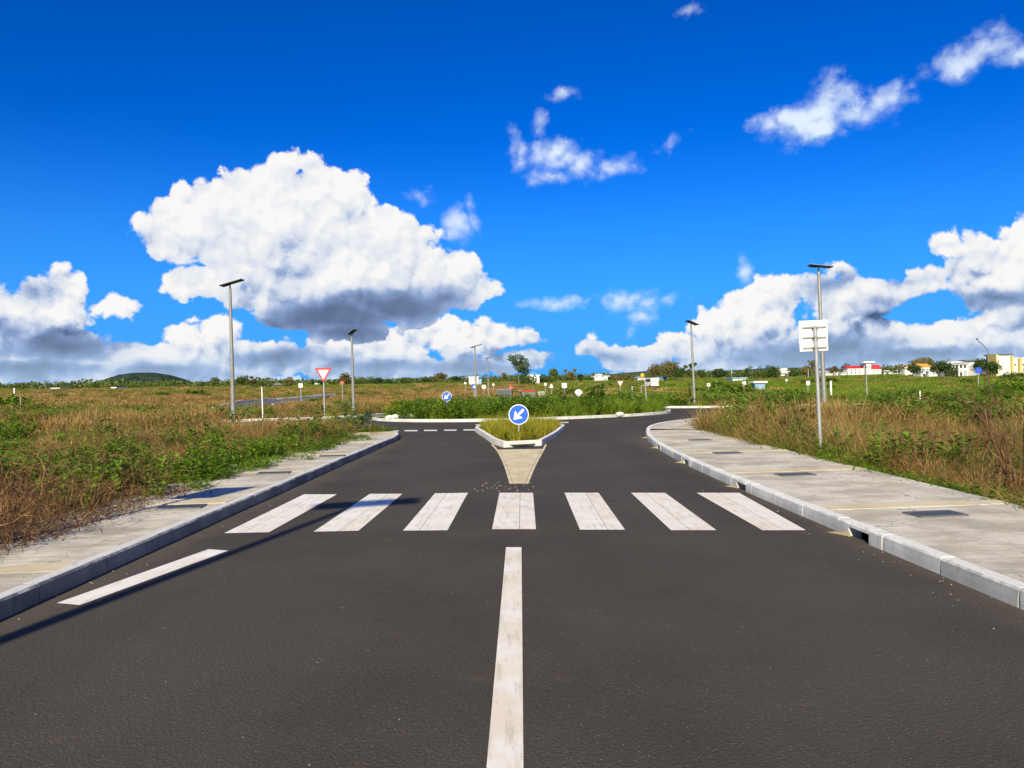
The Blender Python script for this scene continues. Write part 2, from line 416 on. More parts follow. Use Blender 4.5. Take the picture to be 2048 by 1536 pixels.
# ------------------------------------------------------------------ mesh helpers
class MB:
    def __init__(s): s.v = []; s.f = []; s.m = []
    def add(s, vs, fs, mi=0):
        b = len(s.v); s.v += [tuple(v) for v in vs]; s.f += [tuple(b + i for i in f) for f in fs]; s.m += [mi] * len(fs)
    def box(s, c, size, mi=0, rot=None):
        hx, hy, hz = size[0] / 2, size[1] / 2, size[2] / 2
        vs = [Vector((x * hx, y * hy, z * hz)) for x in (-1, 1) for y in (-1, 1) for z in (-1, 1)]
        if rot is not None: vs = [rot @ v for v in vs]
        vs = [v + Vector(c) for v in vs]
        s.add(vs, [(0, 1, 3, 2), (4, 6, 7, 5), (0, 4, 5, 1), (2, 3, 7, 6), (0, 2, 6, 4), (1, 5, 7, 3)], mi)
    def tube(s, pts, rad, n=8, mi=0, caps=True):
        pts = [Vector(p) for p in pts]
        if not hasattr(rad, '__len__'): rad = [rad] * len(pts)
        ring = []
        for i, p in enumerate(pts):
            t = (pts[min(i + 1, len(pts) - 1)] - pts[max(i - 1, 0)]).normalized()
            a = t.cross(Vector((0, 0, 1)))
            if a.length < 0.05: a = t.cross(Vector((0, 1, 0)))
            a.normalize(); b = t.cross(a)
            ring.append([p + (a * math.cos(2 * math.pi * k / n) + b * math.sin(2 * math.pi * k / n)) * rad[i] for k in range(n)])
        vs = [v for r in ring for v in r]; fs = []
        for i in range(len(pts) - 1):
            for k in range(n):
                fs.append((i * n + k, i * n + (k + 1) % n, (i + 1) * n + (k + 1) % n, (i + 1) * n + k))
        if caps:
            fs.append(tuple(range(n))); fs.append(tuple((len(pts) - 1) * n + k for k in range(n)))
        s.add(vs, fs, mi)
    def prism(s, poly, z0, z1, mi=0):
        """vertical prism over an xy polygon"""
        n = len(poly)
        vs = [(x, y, z0) for x, y in poly] + [(x, y, z1) for x, y in poly]
        fs = [tuple(range(n - 1, -1, -1)), tuple(range(n, 2 * n))] + [(i, (i + 1) % n, n + (i + 1) % n, n + i) for i in range(n)]
        s.add(vs, fs, mi)
    def plate(s, poly, y0, y1, mi=0, off=(0, 0)):
        """plate standing in the xz plane, between y0 and y1"""
        n = len(poly)
        vs = [(x + off[0], y0, z + off[1]) for x, z in poly] + [(x + off[0], y1, z + off[1]) for x, z in poly]
        fs = [tuple(range(n)), tuple(range(2 * n - 1, n - 1, -1))] + [(i, n + i, n + (i + 1) % n, (i + 1) % n) for i in range(n)]
        s.add(vs, fs, mi)
    def mesh(s, name, mats):
        me = bpy.data.meshes.new(name)
        me.from_pydata(s.v, [], s.f)
        for m in (mats if isinstance(mats, (list, tuple)) else [mats]): me.materials.append(m)
        if any(s.m): me.polygons.foreach_set('material_index', s.m)
        me.update()
        return me
    def obj(s, name, mats, parent=None, smooth=False, bevel=0.0, fix=True):
        me = s.mesh(name, mats)
        if fix:
            bm = bmesh.new(); bm.from_mesh(me); bmesh.ops.recalc_face_normals(bm, faces=bm.faces); bm.to_mesh(me); bm.free()
        if smooth: me.polygons.foreach_set('use_smooth', [True] * len(me.polygons))
        o = bpy.data.objects.new(name, me); COL.objects.link(o)
        if parent is not None: o.parent = parent
        if bevel:
            b = o.modifiers.new('bevel', 'BEVEL'); b.width = bevel; b.segments = 2; b.limit_method = 'ANGLE'; b.angle_limit = R(40)
        return o
def tag(o, label=None, cat=None, group=None, kind=None):
    if label: o['label'] = label
    if cat: o['category'] = cat
    if group: o['group'] = group
    if kind: o['kind'] = kind
    return o
def root(name, loc=(0, 0, 0), rot=(0, 0, 0), label=None, cat=None, group=None, kind=None):
    o = bpy.data.objects.new(name, None); COL.objects.link(o)
    o.location = loc; o.rotation_euler = rot; o.empty_display_size = 0.2
    return tag(o, label, cat, group, kind)
def copy_tree(src, loc=None, rot=None, label=None, parent=None):
    c = src.copy(); COL.objects.link(c)
    if parent is not None: c.parent = parent
    if loc is not None: c.location = loc
    if rot is not None: c.rotation_euler = rot
    if label: c['label'] = label
    for ch in list(src.children): copy_tree(ch, parent=c)
    return c

# ------------------------------------------------------------------ terrain
def sstep(a, b, x):
    t = np.clip((np.asarray(x, float) - a) / (b - a), 0, 1); return t * t * (3 - 2 * t)
def terrain(x, y):
    r = np.hypot(x, y)
    z = 3.95 * sstep(62, 330, r) + 0.0072 * (np.clip(r, 330, 1500) - 330) - 0.004 * (np.clip(r, 1500, 12000) - 1500)
    w = sstep(66, 130, r)
    z = z + w * (0.22 * np.sin(x * 0.09 + 1.3) * np.sin(y * 0.07 + .4) + 0.10 * np.sin(x * 0.23 + y * 0.11))
    return z - 0.05
def tz(x, y): return float(terrain(x, y))
def GT(px, py, tmax=600):
    """point of the terrain seen at a photograph pixel"""
    d = ray(px, py); t = 3.0
    while t < tmax:
        x, y, z = d.x * t, d.y * t, EYE + d.z * t
        if z < tz(x, y): break
        t *= 1.004
    return (d.x * t, d.y * t)
def col_x(px, dist): return (px - 1024) / FPX * dist

def build_ground():
    radii = [0.0, 3, 6] + list(np.linspace(9, 70, 24)) + list(np.geomspace(74, 1500, 70)) + [1900, 2500, 3500, 5000, 8000, 12000]
    na = 180
    vs = [(0, 0, -0.05)]; fs = []
    for r in radii[1:]:
        for k in range(na):
            a = 2 * math.pi * k / na
            x, y = r * math.sin(a), r * math.cos(a)
            vs.append((x, y, tz(x, y)))
    for k in range(na): fs.append((0, 1 + (k + 1) % na, 1 + k))
    for i in range(len(radii) - 2):
        for k in range(na):
            a = 1 + i * na
            fs.append((a + k, a + (k + 1) % na, a + na + (k + 1) % na, a + na + k))
    me = bpy.data.meshes.new('ground'); me.from_pydata(vs, [], fs)
    me.polygons.foreach_set('use_smooth', [True] * len(fs))
    m, N, out = new_mat('field_soil')
    p = worldpos(N)
    sp = N.add('ShaderNodeSeparateXYZ'); N.l.new(p, sp.inputs[0])
    n1 = N.noise(p, 0.05, 6, 0.6); n2 = N.noise(p, 1.1, 7, 0.65); n3 = N.noise(N.vmath('MULTIPLY', p, (1, .4, 1)), 0.35, 6, 0.7)
    brown = N.mix(N.mr(n2, 0.3, 0.7), (0.10, 0.060, 0.026), (0.24, 0.155, 0.062))
    green = N.mix(N.mr(n2, 0.3, 0.7), (0.055, 0.080, 0.014), (0.15, 0.18, 0.035))
    far = N.mr(N.vmath('LENGTH', p, out=1), 45, 170, 0, 0.24)
    side = N.mr(sp.outputs[0], -60, 60, -0.12, 0.12, 'LINEAR')
    g = N.math('ADD', N.math('ADD', N.mr(n1, 0.3, 0.7), far), side)
    g = N.math('ADD', g, N.math('MULTIPLY', N.math('SUBTRACT', n3, 0.5), 1.2))
    c = N.mix(N.mr(g, 0.35, 0.85), brown, green)
    principled(N, out, base=c, rough=0.95, spec=0.1, normal=bump(N, n2, 0.9, 0.25))
    me.materials.append(m)
    o = bpy.data.objects.new('ground', me); COL.objects.link(o)
    tag(o, 'open fields of rough ground under grass and scrub', kind='structure')
build_ground()

# ------------------------------------------------------------------ roads
KL = [(-3.72, -8), (-3.70, 0), (-3.70, 6), (-3.70, 12), (-3.70, 18), (-3.70, 22), (-3.70, 24.3), (-3.95, 26.2), (-4.5, 27.6), (-5.6, 28.6), (-7.5, 29.0), (-13, 28.7), (-20, 28.4), (-40, 28.2)]
KR = [(3.58, -8), (3.55, 0), (3.52, 5), (3.46, 9), (3.44, 13.8), (3.60, 18.4), (3.92, 22), (4.38, 25), (5.05, 28), (6.5, 31.3), (8.9, 34.5), (13, 38.2), (20, 41.2), (45, 43)]
FL = [(-40, 40.0), (-24, 40.6), (-16, 41.6), (-12, 43.2), (-9.6, 45.8), (-8.2, 49), (-6.5, 53.5), (-2.5, 57.5), (2, 59.3)]
FR = [(2, 59.3), (6.5, 58.0), (9.2, 54.8), (12, 52.6), (18, 51.7), (45, 51.5)]
def smooth_path(P, n=4):
    out = []
    P = [np.array(p, float) for p in P]
    for i in range(len(P) - 1):
        p0, p1, p2, p3 = P[max(i - 1, 0)], P[i], P[i + 1], P[min(i + 2, len(P) - 1)]
        for k in range(n):
            t = k / n
            L = np.linalg.norm(p2 - p1)
            m1 = (p2 - p0) / max(np.linalg.norm(p2 - p0), 1e-6) * L; m2 = (p3 - p1) / max(np.linalg.norm(p3 - p1), 1e-6) * L
            h = (2*t**3 - 3*t**2 + 1) * p1 + (t**3 - 2*t**2 + t) * m1 + (-2*t**3 + 3*t**2) * p2 + (t**3 - t**2) * m2
            out.append(h)
    out.append(P[-1])
    return out
def resample(P, step):
    P = [np.array(p, float) for p in P]; out = [P[0]]; acc = 0.0
    L = [0.0]
    for i in range(1, len(P)): L.append(L[-1] + np.linalg.norm(P[i] - P[i - 1]))
    n = max(1, round(L[-1] / step)); res = []
    for k in range(n + 1):
        s = L[-1] * k / n
        i = min(max(int(np.searchsorted(L, s)), 1), len(P) - 1)
        u = (s - L[i - 1]) / max(L[i] - L[i - 1], 1e-9)
        res.append(P[i - 1] * (1 - u) + P[i] * u)
    return res
ARM = [(-7.5, 29.0), (-9.5, 30.6), (-12, 33.5), (-16, 35.6), (-24, 36.4), (-40, 36.4)]
sKL, sKR, sFL, sFR = [smooth_path(p) for p in (KL, KR, FL, FR)]

def poly_sheet(name, outline, z, mat, parent=None, cut=None):
    bm = bmesh.new()
    vs = [bm.verts.new((p[0], p[1], z)) for p in outline]
    es = [bm.edges.new((vs[i], vs[(i + 1) % len(vs)])) for i in range(len(vs))]
    bmesh.ops.triangle_fill(bm, use_beauty=True, use_dissolve=False, edges=es)
    for f in bm.faces:
        if f.normal.z < 0: f.normal_flip()
    me = bpy.data.meshes.new(name); bm.to_mesh(me); bm.free(); me.materials.append(mat)
    o = bpy.data.objects.new(name, me); COL.objects.link(o)
    if parent is not None: o.parent = parent
    return o
off = 0.06
outl = [(p[0] - off, p[1]) for p in sKL if p[0] > -7.4] + [tuple(p) for p in smooth_path(ARM)] + [(p[0], p[1] + off) for p in sFL[:-1]] + [(p[0], p[1] + off) for p in sFR] + [(p[0] + off, p[1]) for p in reversed(sKR)]
tag(poly_sheet('road', outl, 0.0, M['asphalt']), 'dark asphalt road widening into a roundabout', kind='structure')

# ------------------------------------------------------------------ kerbs of separate stones
KH, KW = 0.145, 0.14
INLETS = [7.3, 11.05, 14.9, 18.75, 22.6]
def stone_mesh(a, b, na, nb, h=KH, w=KW, gap=0.006, jit=0.004, slot=None):
    """kerb stone between road-edge points a and b; na, nb point away from the road"""
    a, b, na, nb = [np.array(q) for q in (a, b, na, nb)]
    d = b - a; L = np.linalg.norm(d); d /= L
    a2, b2 = a + d * gap, b - d * gap
    z = h + rnd.uniform(-jit, jit); s = rnd.uniform(-jit, jit)
    prof = [(0 + s, -0.06), (0 + s, z * 0.42), (0.006 + s, z - 0.022), (0.024 + s, z), (w, z - 0.003), (w, -0.06)]
    vs = [(*(a2 + na * u), v) for u, v in prof] + [(*(b2 + nb * u), v) for u, v in prof]
    n = len(prof)
    mb = MB()
    mb.add(vs, [tuple(range(n)), tuple(range(2 * n - 1, n - 1, -1))] + [(i, n + i, n + (i + 1) % n, (i + 1) % n) for i in range(n)])
    return mb
def make_kerb(path, side, label, step=1.0, inlets=False, mats=None, h=KH, lim=None):
    rt = root('kerb', label=label, kind='structure')
    P = resample(path, step)
    if lim: P = P[:lim]
    nrm = []
    for i in range(len(P)):
        t = P[min(i + 1, len(P) - 1)] - P[max(i - 1, 0)]; t = t / np.linalg.norm(t)
        nrm.append(np.array((t[1], -t[0])) * side)
    mats = mats or [M['kerb']]
    for i in range(len(P) - 1):
        a, b, na, nb = P[i], P[i + 1], nrm[i], nrm[i + 1]
        y0, y1 = min(a[1], b[1]), max(a[1], b[1])
        hit = [q for q in INLETS if inlets and y0 - 0.5 * 0 <= q < y1]
        if hit and abs(a[0]) < 6:
            # inlet block: two legs and a lintel over the slot
            q = hit[0]; u0 = (q - 0.19 - a[1]) / (b[1] - a[1]); u1 = (q + 0.19 - a[1]) / (b[1] - a[1])
            u0, u1 = 0.28, 0.72
            A, B = a + (b - a) * u0, a + (b - a) * u1
            o = stone_mesh(a, A, na, na, gap=0.003).obj('kerb_stone', M['kerb'], rt, bevel=0.008)
            o = stone_mesh(B, b, nb, nb, gap=0.003).obj('kerb_stone', M['kerb'], rt, bevel=0.008)
            mb = MB()
            pr = [(0.0, KH - 0.045), (0.006, KH - 0.018), (0.024, KH + 0.004), (KW, KH), (KW, KH - 0.045)]
            e = 0.03; A2, B2 = A - (b - a) / np.linalg.norm(b - a) * e * 0, B
            vs = [(*(A2 + na * k), v) for k, v in pr] + [(*(B2 + nb * k), v) for k, v in pr]; n = len(pr)
            mb.add(vs, [tuple(range(n)), tuple(range(2 * n - 1, n - 1, -1))] + [(k, n + k, n + (k + 1) % n, (k + 1) % n) for k in range(n)])
            mb.obj('inlet_lintel', M['kerb'], rt)
            # sloped wing of poured cream concrete that leads water into the slot
            mb = MB()
            w0 = B + (b - a) * 0.02
            mb.add([(B[0] - 0.004, B[1] - 0.02, 0.055), (B[0] - 0.004, B[1] + 0.26, 0.010), (B[0] - 0.15, B[1] + 0.20, 0.006), (B[0] - 0.03, B[1] - 0.04, 0.008),
                    (B[0] + 0.02, B[1] + 0.36, -0.03), (B[0] + 0.02, B[1] - 0.02, -0.03)],
                   [(0, 3, 2, 1), (0, 1, 4, 5), (0, 5, 3), (1, 2, 4), (2, 3, 5, 4)])
            mb.obj('concrete_wing', M['wing'], rt)
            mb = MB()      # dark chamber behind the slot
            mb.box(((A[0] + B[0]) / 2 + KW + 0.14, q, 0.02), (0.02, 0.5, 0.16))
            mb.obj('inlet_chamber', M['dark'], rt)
        else:
            m = rnd.choice(mats)
            stone_mesh(a, b, na, nb, h=h).obj('kerb_stone', m, rt, bevel=0.006)
        # mortar in the joint
        if i and abs(a[1]) < 30:
            mb = MB(); t = nrm[i]; d = np.array((-t[1], t[0]))
            c = a + t * (0.055 + 0.012)
            ang = math.atan2(t[1], t[0])
            mb.box((c[0], c[1], (h - 0.008) / 2 - 0.03), (0.11, 0.02, h - 0.02 + 0.06 - 0.012), rot=Matrix.Rotation(ang, 3, 'Z'))
            mb.obj('mortar_joint', M['mortar'], rt)
    return rt
kl_near = [p for p in sKL if p[0] > -13.5]
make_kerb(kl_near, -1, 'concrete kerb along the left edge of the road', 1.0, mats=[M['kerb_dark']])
make_kerb([p for p in sKR if p[0] < 9.5], 1, 'concrete kerb with drain inlets along the right edge of the road', 0.95, inlets=True, mats=[M['kerb'], M['kerb'], M['kerb_grey']])
make_kerb([p for p in sKL if p[0] <= -13], -1, 'kerb of the side road to the left, seen through the grass', 1.5)
make_kerb([p for p in sKR if p[0] >= 8.8], 1, 'kerb of the side road to the right behind the dry grass', 1.5)
make_kerb(sFL, -1, 'far kerb of the roundabout on the left', 1.5)
make_kerb(sFR, -1, 'far kerb of the roundabout on the right', 1.5)

# central island and splitter island
ISL = [(-7.6, 41.8), (-6.6, 39.3), (-3.6, 37.2), (0.2, 36.9), (3.6, 38.4), (7.2, 41.0), (9.3, 45.2), (8.6, 49.8), (5, 52.6), (0, 52.9), (-4.0, 50.2), (-6.6, 46.2), (-7.6, 41.8)]
sISL = smooth_path(ISL, 5)
make_kerb(sISL, 1, 'kerb ring around the planted centre of the roundabout', 1.0)
tag(poly_sheet('island_soil', [p * np.array((0.99, 1)) for p in sISL[:-1]], 0.06, M['soil']), 'bare earth of the roundabout centre', kind='structure')
SPL = [(-1.22, 29.6), (-1.28, 28.4), (-0.74, 24.2), (-0.30, 20.7), (0.10, 20.35), (0.42, 20.42), (0.66, 20.9), (1.22, 24.2), (1.86, 28.9), (1.85, 30.0), (1.2, 30.6), (0.2, 30.8), (-0.8, 30.5), (-1.22, 29.6)]
make_kerb(SPL, 1, 'chunky white kerb around the small wedge shaped island', 1.3, h=0.17)
tag(poly_sheet('island_soil', [np.array(p) for p in SPL[:-1]], 0.07, M['soil']), 'bare earth of the small wedge shaped island', kind='structure')

# ------------------------------------------------------------------ pavements
def interp_x(path, y):
    for i in range(len(path) - 1):
        if path[i][1] <= y <= path[i + 1][1]:
            t = (y - path[i][1]) / max(path[i + 1][1] - path[i][1], 1e-9)
            return path[i][0] * (1 - t) + path[i + 1][0] * t
    return path[-1][0]
def slab(poly, z, name, mat, parent, th=0.05):
    mb = MB(); mb.prism(poly, z - th, z); return mb.obj(name, mat, parent, bevel=0.004)
def make_pavement(side):
    path = sKR if side > 0 else sKL
    rt = root('pavement', label=('broad concrete pavement right of the road' if side > 0 else 'narrow concrete pavement left of the road'), kind='structure')
    outer = (lambda y: 5.85 + 0.012 * max(0, y - 8) * 1.5) if side > 0 else (lambda y: -5.75)
    band0, stepb, bw = (1.15, 3.78, 0.36) if side > 0 else (2.55, 3.78, 0.34)
    inner = lambda y: interp_x(path, y) + side * (KW + 0.004)
    edges = [-7.5]; y = band0
    while y < 24.5: edges += [y, y + bw]; y += stepb
    edges.append(25.0)
    for i in range(len(edges) - 1):
        a, b = edges[i] + 0.004, edges[i + 1] - 0.004
        isband = i % 2 == 1
        ys = np.linspace(a, b, 4)
        sk = (0.24 if side > 0 else -0.16)
        ks = [sk * (0 if (q < -7.4 or q > 24.99) else 1) for q in (ys[0], ys[0], ys[-1], ys[-1])]
        pin = [(inner(q), q) for q in ys]; pout = [(outer(q), q + kk) for q, kk in zip(ys, ks)]
        poly = pin + pout[::-1]
        if side > 0: poly = poly[::-1]
        slab(poly, KH - 0.006 + (0.003 if isband else 0) + rnd.uniform(-.002, .002), 'concrete_strip' if isband else 'pavement_slab', M['band'] if isband else M['pavement'], rt)
    # corner that follows the kerb round into the side road
    P = [p for p in path if p[1] >= 24.95 and abs(p[0]) < 12]
    P = [np.array((interp_x(path, 25.0), 25.0))] + P
    nr = []
    for i in range(len(P)):
        t = P[min(i + 1, len(P) - 1)] - P[max(i - 1, 0)]; t = t / np.linalg.norm(t); nr.append(np.array((t[1], -t[0])) * side)
    ins = [p + n * (KW + 0.004) for p, n in zip(P, nr)]
    if side > 0:
        outs = [np.array((outer(25.0), 25.0))] + [p + n * min(2.3, 2.0 + 0.1 * k) for k, (p, n) in enumerate(zip(P[1:], nr[1:]))]
        outs = [outs[0]] + [np.array((max(q[0], outer(25.0)), max(q[1], 25.0 + 0.1 * k))) for k, q in enumerate(outs[1:])]
    else:
        outs = [np.array((-5.75, 25.0 + 0.06 * k)) for k in range(4)] + [np.array((min(-5.75, p[0] - 0.2), 26.4)) for p in P[4:]]
        outs = outs[:len(P)]
    for i in range(0, len(P) - 1, 3):
        j = min(i + 3, len(P) - 1)
        poly = [tuple(q) for q in ins[i:j + 1]] + [tuple(q) for q in outs[i:j + 1]][::-1]
        if side > 0: poly = poly[::-1]
        slab(poly, KH - 0.006 - 0.002 * (i // 3 % 2), 'pavement_slab', M['pavement'] if side > 0 else M['band'], rt)
    return rt
make_pavement(1); make_pavement(-1)

# drain gratings set in the pavement
def make_grate(x, y, label, w=0.56, d=0.31, yaw=0.12):
    rt = root('drain_grating', (x, y, KH - 0.004), (0, 0, yaw), label=label, cat='drain cover', group='drain gratings in the pavements')
    mb = MB()
    for s in (-1, 1):
        mb.box((0, s * (d / 2 - 0.015), 0.006), (w, 0.03, 0.02)); mb.box((s * (w / 2 - 0.015), 0, 0.006), (0.03, d - 0.062, 0.02))
    mb.obj('frame', M['grate'], rt)
    mb = MB(); mb.box((0, 0, 0.0), (w - 0.062, d - 0.062, 0.004)); mb.obj('pit', M['dark'], rt)
    bar = None
    for k in range(11):
        xx = -w / 2 + 0.06 + k * (w - 0.12) / 10
        if bar is None:
            mb = MB(); mb.box((0, 0, 0), (0.022, d - 0.066, 0.014)); bar = mb.obj('bar', M['grate'], rt); bar.location = (xx, 0, 0.008)
        else:
            c = bar.copy(); COL.objects.link(c); c.parent = rt; c.location = (xx, 0, 0.008)
words = ['nearest', 'second nearest', 'third', 'fourth']
for k, (px, py) in enumerate([(1870, 1028), (1590, 949), (1455, 906), (1400, 880)]):
    x, y = G(px, py, KH)
    make_grate(x, y, f'{words[k]} of the dark iron gratings in the right pavement')
for k, (px, py) in enumerate([(362, 1014), (548, 946), (665, 912)]):
    x, y = G(px, py, KH)
    make_grate(x, y, f'{words[k]} of the dark iron gratings in the left pavement')

# ------------------------------------------------------------------ road markings
ZP = 0.004
def quad(mb, pts, z=ZP, mi=0):
    mb.add([(*p, z) for p in pts], [(0, 1, 2, 3)], mi)
zc = root('zebra_crossing', label='seven broad white bars of a pedestrian crossing', kind='structure')
bars = [((448,1067),(538,1065),(674,989),(608,989)), ((627,1064),(717,1062),(805,988),(740,988)), ((806,1062),(895,1061),(936,986),(870,987)),
        ((984,1059),(1072,1059),(1066,986),(999,986)), ((1160,1060),(1250,1060),(1197,986),(1129,986)), ((1342,1061),(1433,1061),(1330,986),(1262,986)), ((1525,1061),(1612,1061),(1478,986),(1393,986))]
lerp = lambda a, b, t: (a[0] * (1 - t) + b[0] * t, a[1] * (1 - t) + b[1] * t)
for k, b in enumerate(bars):
    bl, br, tr, tl = [G(*q) for q in b]
    s = (0.40, 0.56, 0.36, 0.62, 0.62, 0.42, 0.5)[k]
    mats = [(M['paint_cool'], M['paint_cool']), (M['paint_cool'], M['paint']), (M['paint_cool'], M['paint_cool']), (M['paint'], M['paint']), (M['paint_cool'], M['paint']), (M['paint_edge'], M['paint']), (M['paint'], M['paint_edge'])][k]
    mb = MB(); g = 0.005
    quad(mb, [bl, lerp(bl, br, s - g), lerp(tl, tr, s - g), tl], mi=0)
    quad(mb, [lerp(bl, br, s + g), br, tr, lerp(tl, tr, s + g)], mi=1)
    mb.obj('crossing_bar', list(mats), zc)
mk = root('lane_markings', label='white centre line and edge line painted on the asphalt', kind='structure')
mb = MB()
a, b, c, d = G(973, 1536), G(1047, 1536), G(1043, 1095), G(1012, 1095)
ext = lambda far, near, y: lerp(far, near, (y - far[1]) / (near[1] - far[1]))
quad(mb, [ext(d, a, 1.2), ext(c, b, 1.2), c, d]); mb.obj('centre_line', M['paint'], mk)
mb = MB(); quad(mb, [G(113, 1207), G(160, 1211), G(457, 1102), G(417, 1099)]); mb.obj('edge_line', M['paint_cool'], mk)
for (x0, x1, y, w) in [(782, 797, 862, 2.3), (809, 835, 861.5, 2.3), (848, 874, 861, 2.3), (888, 913, 860.5, 2.3), (927, 953, 860, 2.3), (951, 972, 850, 2.0), (1112, 1137, 845, 2.0)]:
    mb = MB(); quad(mb, [G(x0, y + w / 2), G(x1, y + w / 2), G(x1, y - w / 2), G(x0, y - w / 2)]); mb.obj('give_way_dash', M['paint_cool'], mk)
mb = MB(); quad(mb, [G(1392, 829), G(1396, 829), G(1410, 836), G(1406, 836)]); mb.obj('lane_line', M['paint_cool'], mk)
# cream wedge in front of the splitter island, laid as paving strips between painted borders
wd = root('painted_wedge', label='cream hatched wedge on the asphalt before the small island', kind='structure')
Lp = [(982, 889), (994, 903), (1003, 920), (1011, 941), (1019, 968)]
Rp = [(1094, 889), (1087, 903), (1077, 921), (1067, 942), (1057, 968)]
Lw = smooth_path([G(*q) for q in Lp], 4); Rw = smooth_path([G(*q) for q in Rp], 4)
Lw = [np.array(q) for q in Lw]; Rw = [np.array(q) for q in Rw]
def border(P, s, w=0.055):
    mb = MB()
    for i in range(len(P) - 1):
        a, b = P[i], P[i + 1]
        quad(mb, [tuple(a), (a[0] + s * w, a[1]), (b[0] + s * w, b[1]), tuple(b)])
    return mb.obj('painted_border', M['paint_cream'], wd)
border(Lw, 1); border(Rw, -1)
# individual strips clipped to the wedge
def wedge_x(y):
    f = lambda P: interp_x([tuple(q) for q in reversed(P)], min(max(y, max(Lw[-1][1], Rw[-1][1]) + 1e-4), min(Lw[0][1], Rw[0][1]) - 1e-4))
    return f(Lw) + 0.06, f(Rw) - 0.06
ytop, ybot = G(1040, 899)[1], G(1040, 968)[1]
nrow = 9
ys = np.linspace(ybot, ytop, nrow + 1)
for i in range(nrow):
    x0a, x1a = wedge_x(ys[i]); x0b, x1b = wedge_x(ys[i + 1])
    n = max(2, round((x1b - x0b) / 0.24))
    sh = 0.12 * (i % 2)
    for k in range(n):
        mb = MB(); g = 0.006
        u0, u1 = k / n, (k + 1) / n
        sk = 0.10
        quad(mb, [(x0a + (x1a - x0a) * u0 + g, ys[i] + g), (x0a + (x1a - x0a) * u1 - g, ys[i] + g + sk * 0), (x0b + (x1b - x0b) * u1 - g, ys[i + 1] - g), (x0b + (x1b - x0b) * u0 + g, ys[i + 1] - g)], z=ZP + 0.004)
        mb.obj('paving_piece', M['paint_cream'], wd)
mb = MB()
x0a, x1a = wedge_x(ybot); x0b, x1b = wedge_x(ytop)
P1 = [(wedge_x(y)[0], y) for y in ys]; P2 = [(wedge_x(y)[1], y) for y in ys]
for i in range(nrow): quad(mb, [P1[i], P2[i], P2[i + 1], P1[i + 1]], z=ZP)
mb.obj('wedge_ground', M['band'], wd)

# grit and pebbles
def pebbles():
    mb = MB()
    def peb(x, y, r, z=0.0):
        a = rnd.uniform(0, 6.28); k = [rnd.uniform(0.6, 1.1) for _ in range(5)]
        vs = [(x + r * k[i] * math.cos(a + i * 1.2566), y + r * k[i] * math.sin(a + i * 1.2566), z) for i in range(5)]
        vs += [(x + 0.5 * r * k[i] * math.cos(a + i * 1.2566), y + 0.5 * r * k[i] * math.sin(a + i * 1.2566), z + r * 0.8) for i in range(5)]
        mb.add(vs, [(4, 3, 2, 1, 0), (5, 6, 7, 8, 9)] + [(i, (i + 1) % 5, 5 + (i + 1) % 5, 5 + i) for i in range(5)])
    cx, cy = G(1005, 974)
    for _ in range(50): peb(rnd.gauss(cx, 0.28), rnd.gauss(cy, 0.38), abs(rnd.gauss(0.006, 0.003)) + 0.003)
    for _ in range(240):
        s = rnd.choice((-1, 1)); y = rnd.uniform(3.5, 26)
        x = interp_x(sKR if s > 0 else sKL, y) - s * abs(rnd.gauss(0.02, 0.22))
        peb(x, y, abs(rnd.gauss(0.004, 0.002)) + 0.002)
    for _ in range(260): peb(rnd.uniform(-3.5, 3.4), rnd.uniform(2.6, 20), rnd.uniform(0.002, 0.005))
    for _ in range(160):
        s = rnd.choice((-1, 1)); peb(s * rnd.uniform(3.8, 5.6), rnd.uniform(4, 24), rnd.uniform(0.004, 0.012), KH)
    o = mb.obj('pebbles', M['stone']); tag(o, 'grit and small pebbles scattered on asphalt and pavement', 'pebbles', kind='stuff')
pebbles()

# ------------------------------------------------------------------ vegetation
M['dry'] = mat_leaf('dry_grass_blades', [(0.070, 0.036, 0.012), (0.26, 0.145, 0.042), (0.52, 0.34, 0.11)], 0.25, 0.22, 0.25)
M['dry2'] = mat_leaf('tan_grass_blades', [(0.13, 0.070, 0.024), (0.38, 0.235, 0.080), (0.62, 0.44, 0.18)], 0.25, 0.2, 0.25)
M['olive'] = mat_leaf('olive_grass_blades', [(0.060, 0.062, 0.014), (0.17, 0.165, 0.035), (0.34, 0.31, 0.085)], 0.35, 0.2, 0.3)
M['green'] = mat_leaf('green_grass_blades', [(0.035, 0.070, 0.006), (0.16, 0.25, 0.016), (0.36, 0.44, 0.05)], 0.4, 0.2, 0.35)
M['yellowgreen'] = mat_leaf('yellow_green_blades', [(0.11, 0.10, 0.010), (0.33, 0.30, 0.022), (0.58, 0.48, 0.05)], 0.4, 0.2, 0.9)
M['weed'] = mat_leaf('weed_leaves', [(0.030, 0.070, 0.007), (0.13, 0.25, 0.016), (0.30, 0.46, 0.04)], 0.4, 0.15, 0.5)
M['twig'] = mat_leaf('dead_twigs', [(0.035, 0.017, 0.009), (0.13, 0.065, 0.030), (0.38, 0.22, 0.09)], 0.0, 0.2, 0.8)
M['tree_dark'] = mat_leaf('dark_foliage', [(0.012, 0.032, 0.009), (0.040, 0.080, 0.018), (0.10, 0.16, 0.036)], 0.25, 0.2, 0.08, inst=0.2)
M['tree_mid'] = mat_leaf('mid_foliage', [(0.024, 0.048, 0.010), (0.085, 0.125, 0.022), (0.20, 0.25, 0.05)], 0.3, 0.2, 0.08, inst=0.2)
M['tree_olive'] = mat_leaf('olive_foliage', [(0.050, 0.048, 0.015), (0.17, 0.145, 0.042), (0.36, 0.30, 0.09)], 0.3, 0.2, 0.08, inst=0.2)
M['bark'] = mat_plain('bark', (0.14, 0.11, 0.08), 0.9, scale=8, var=0.4)
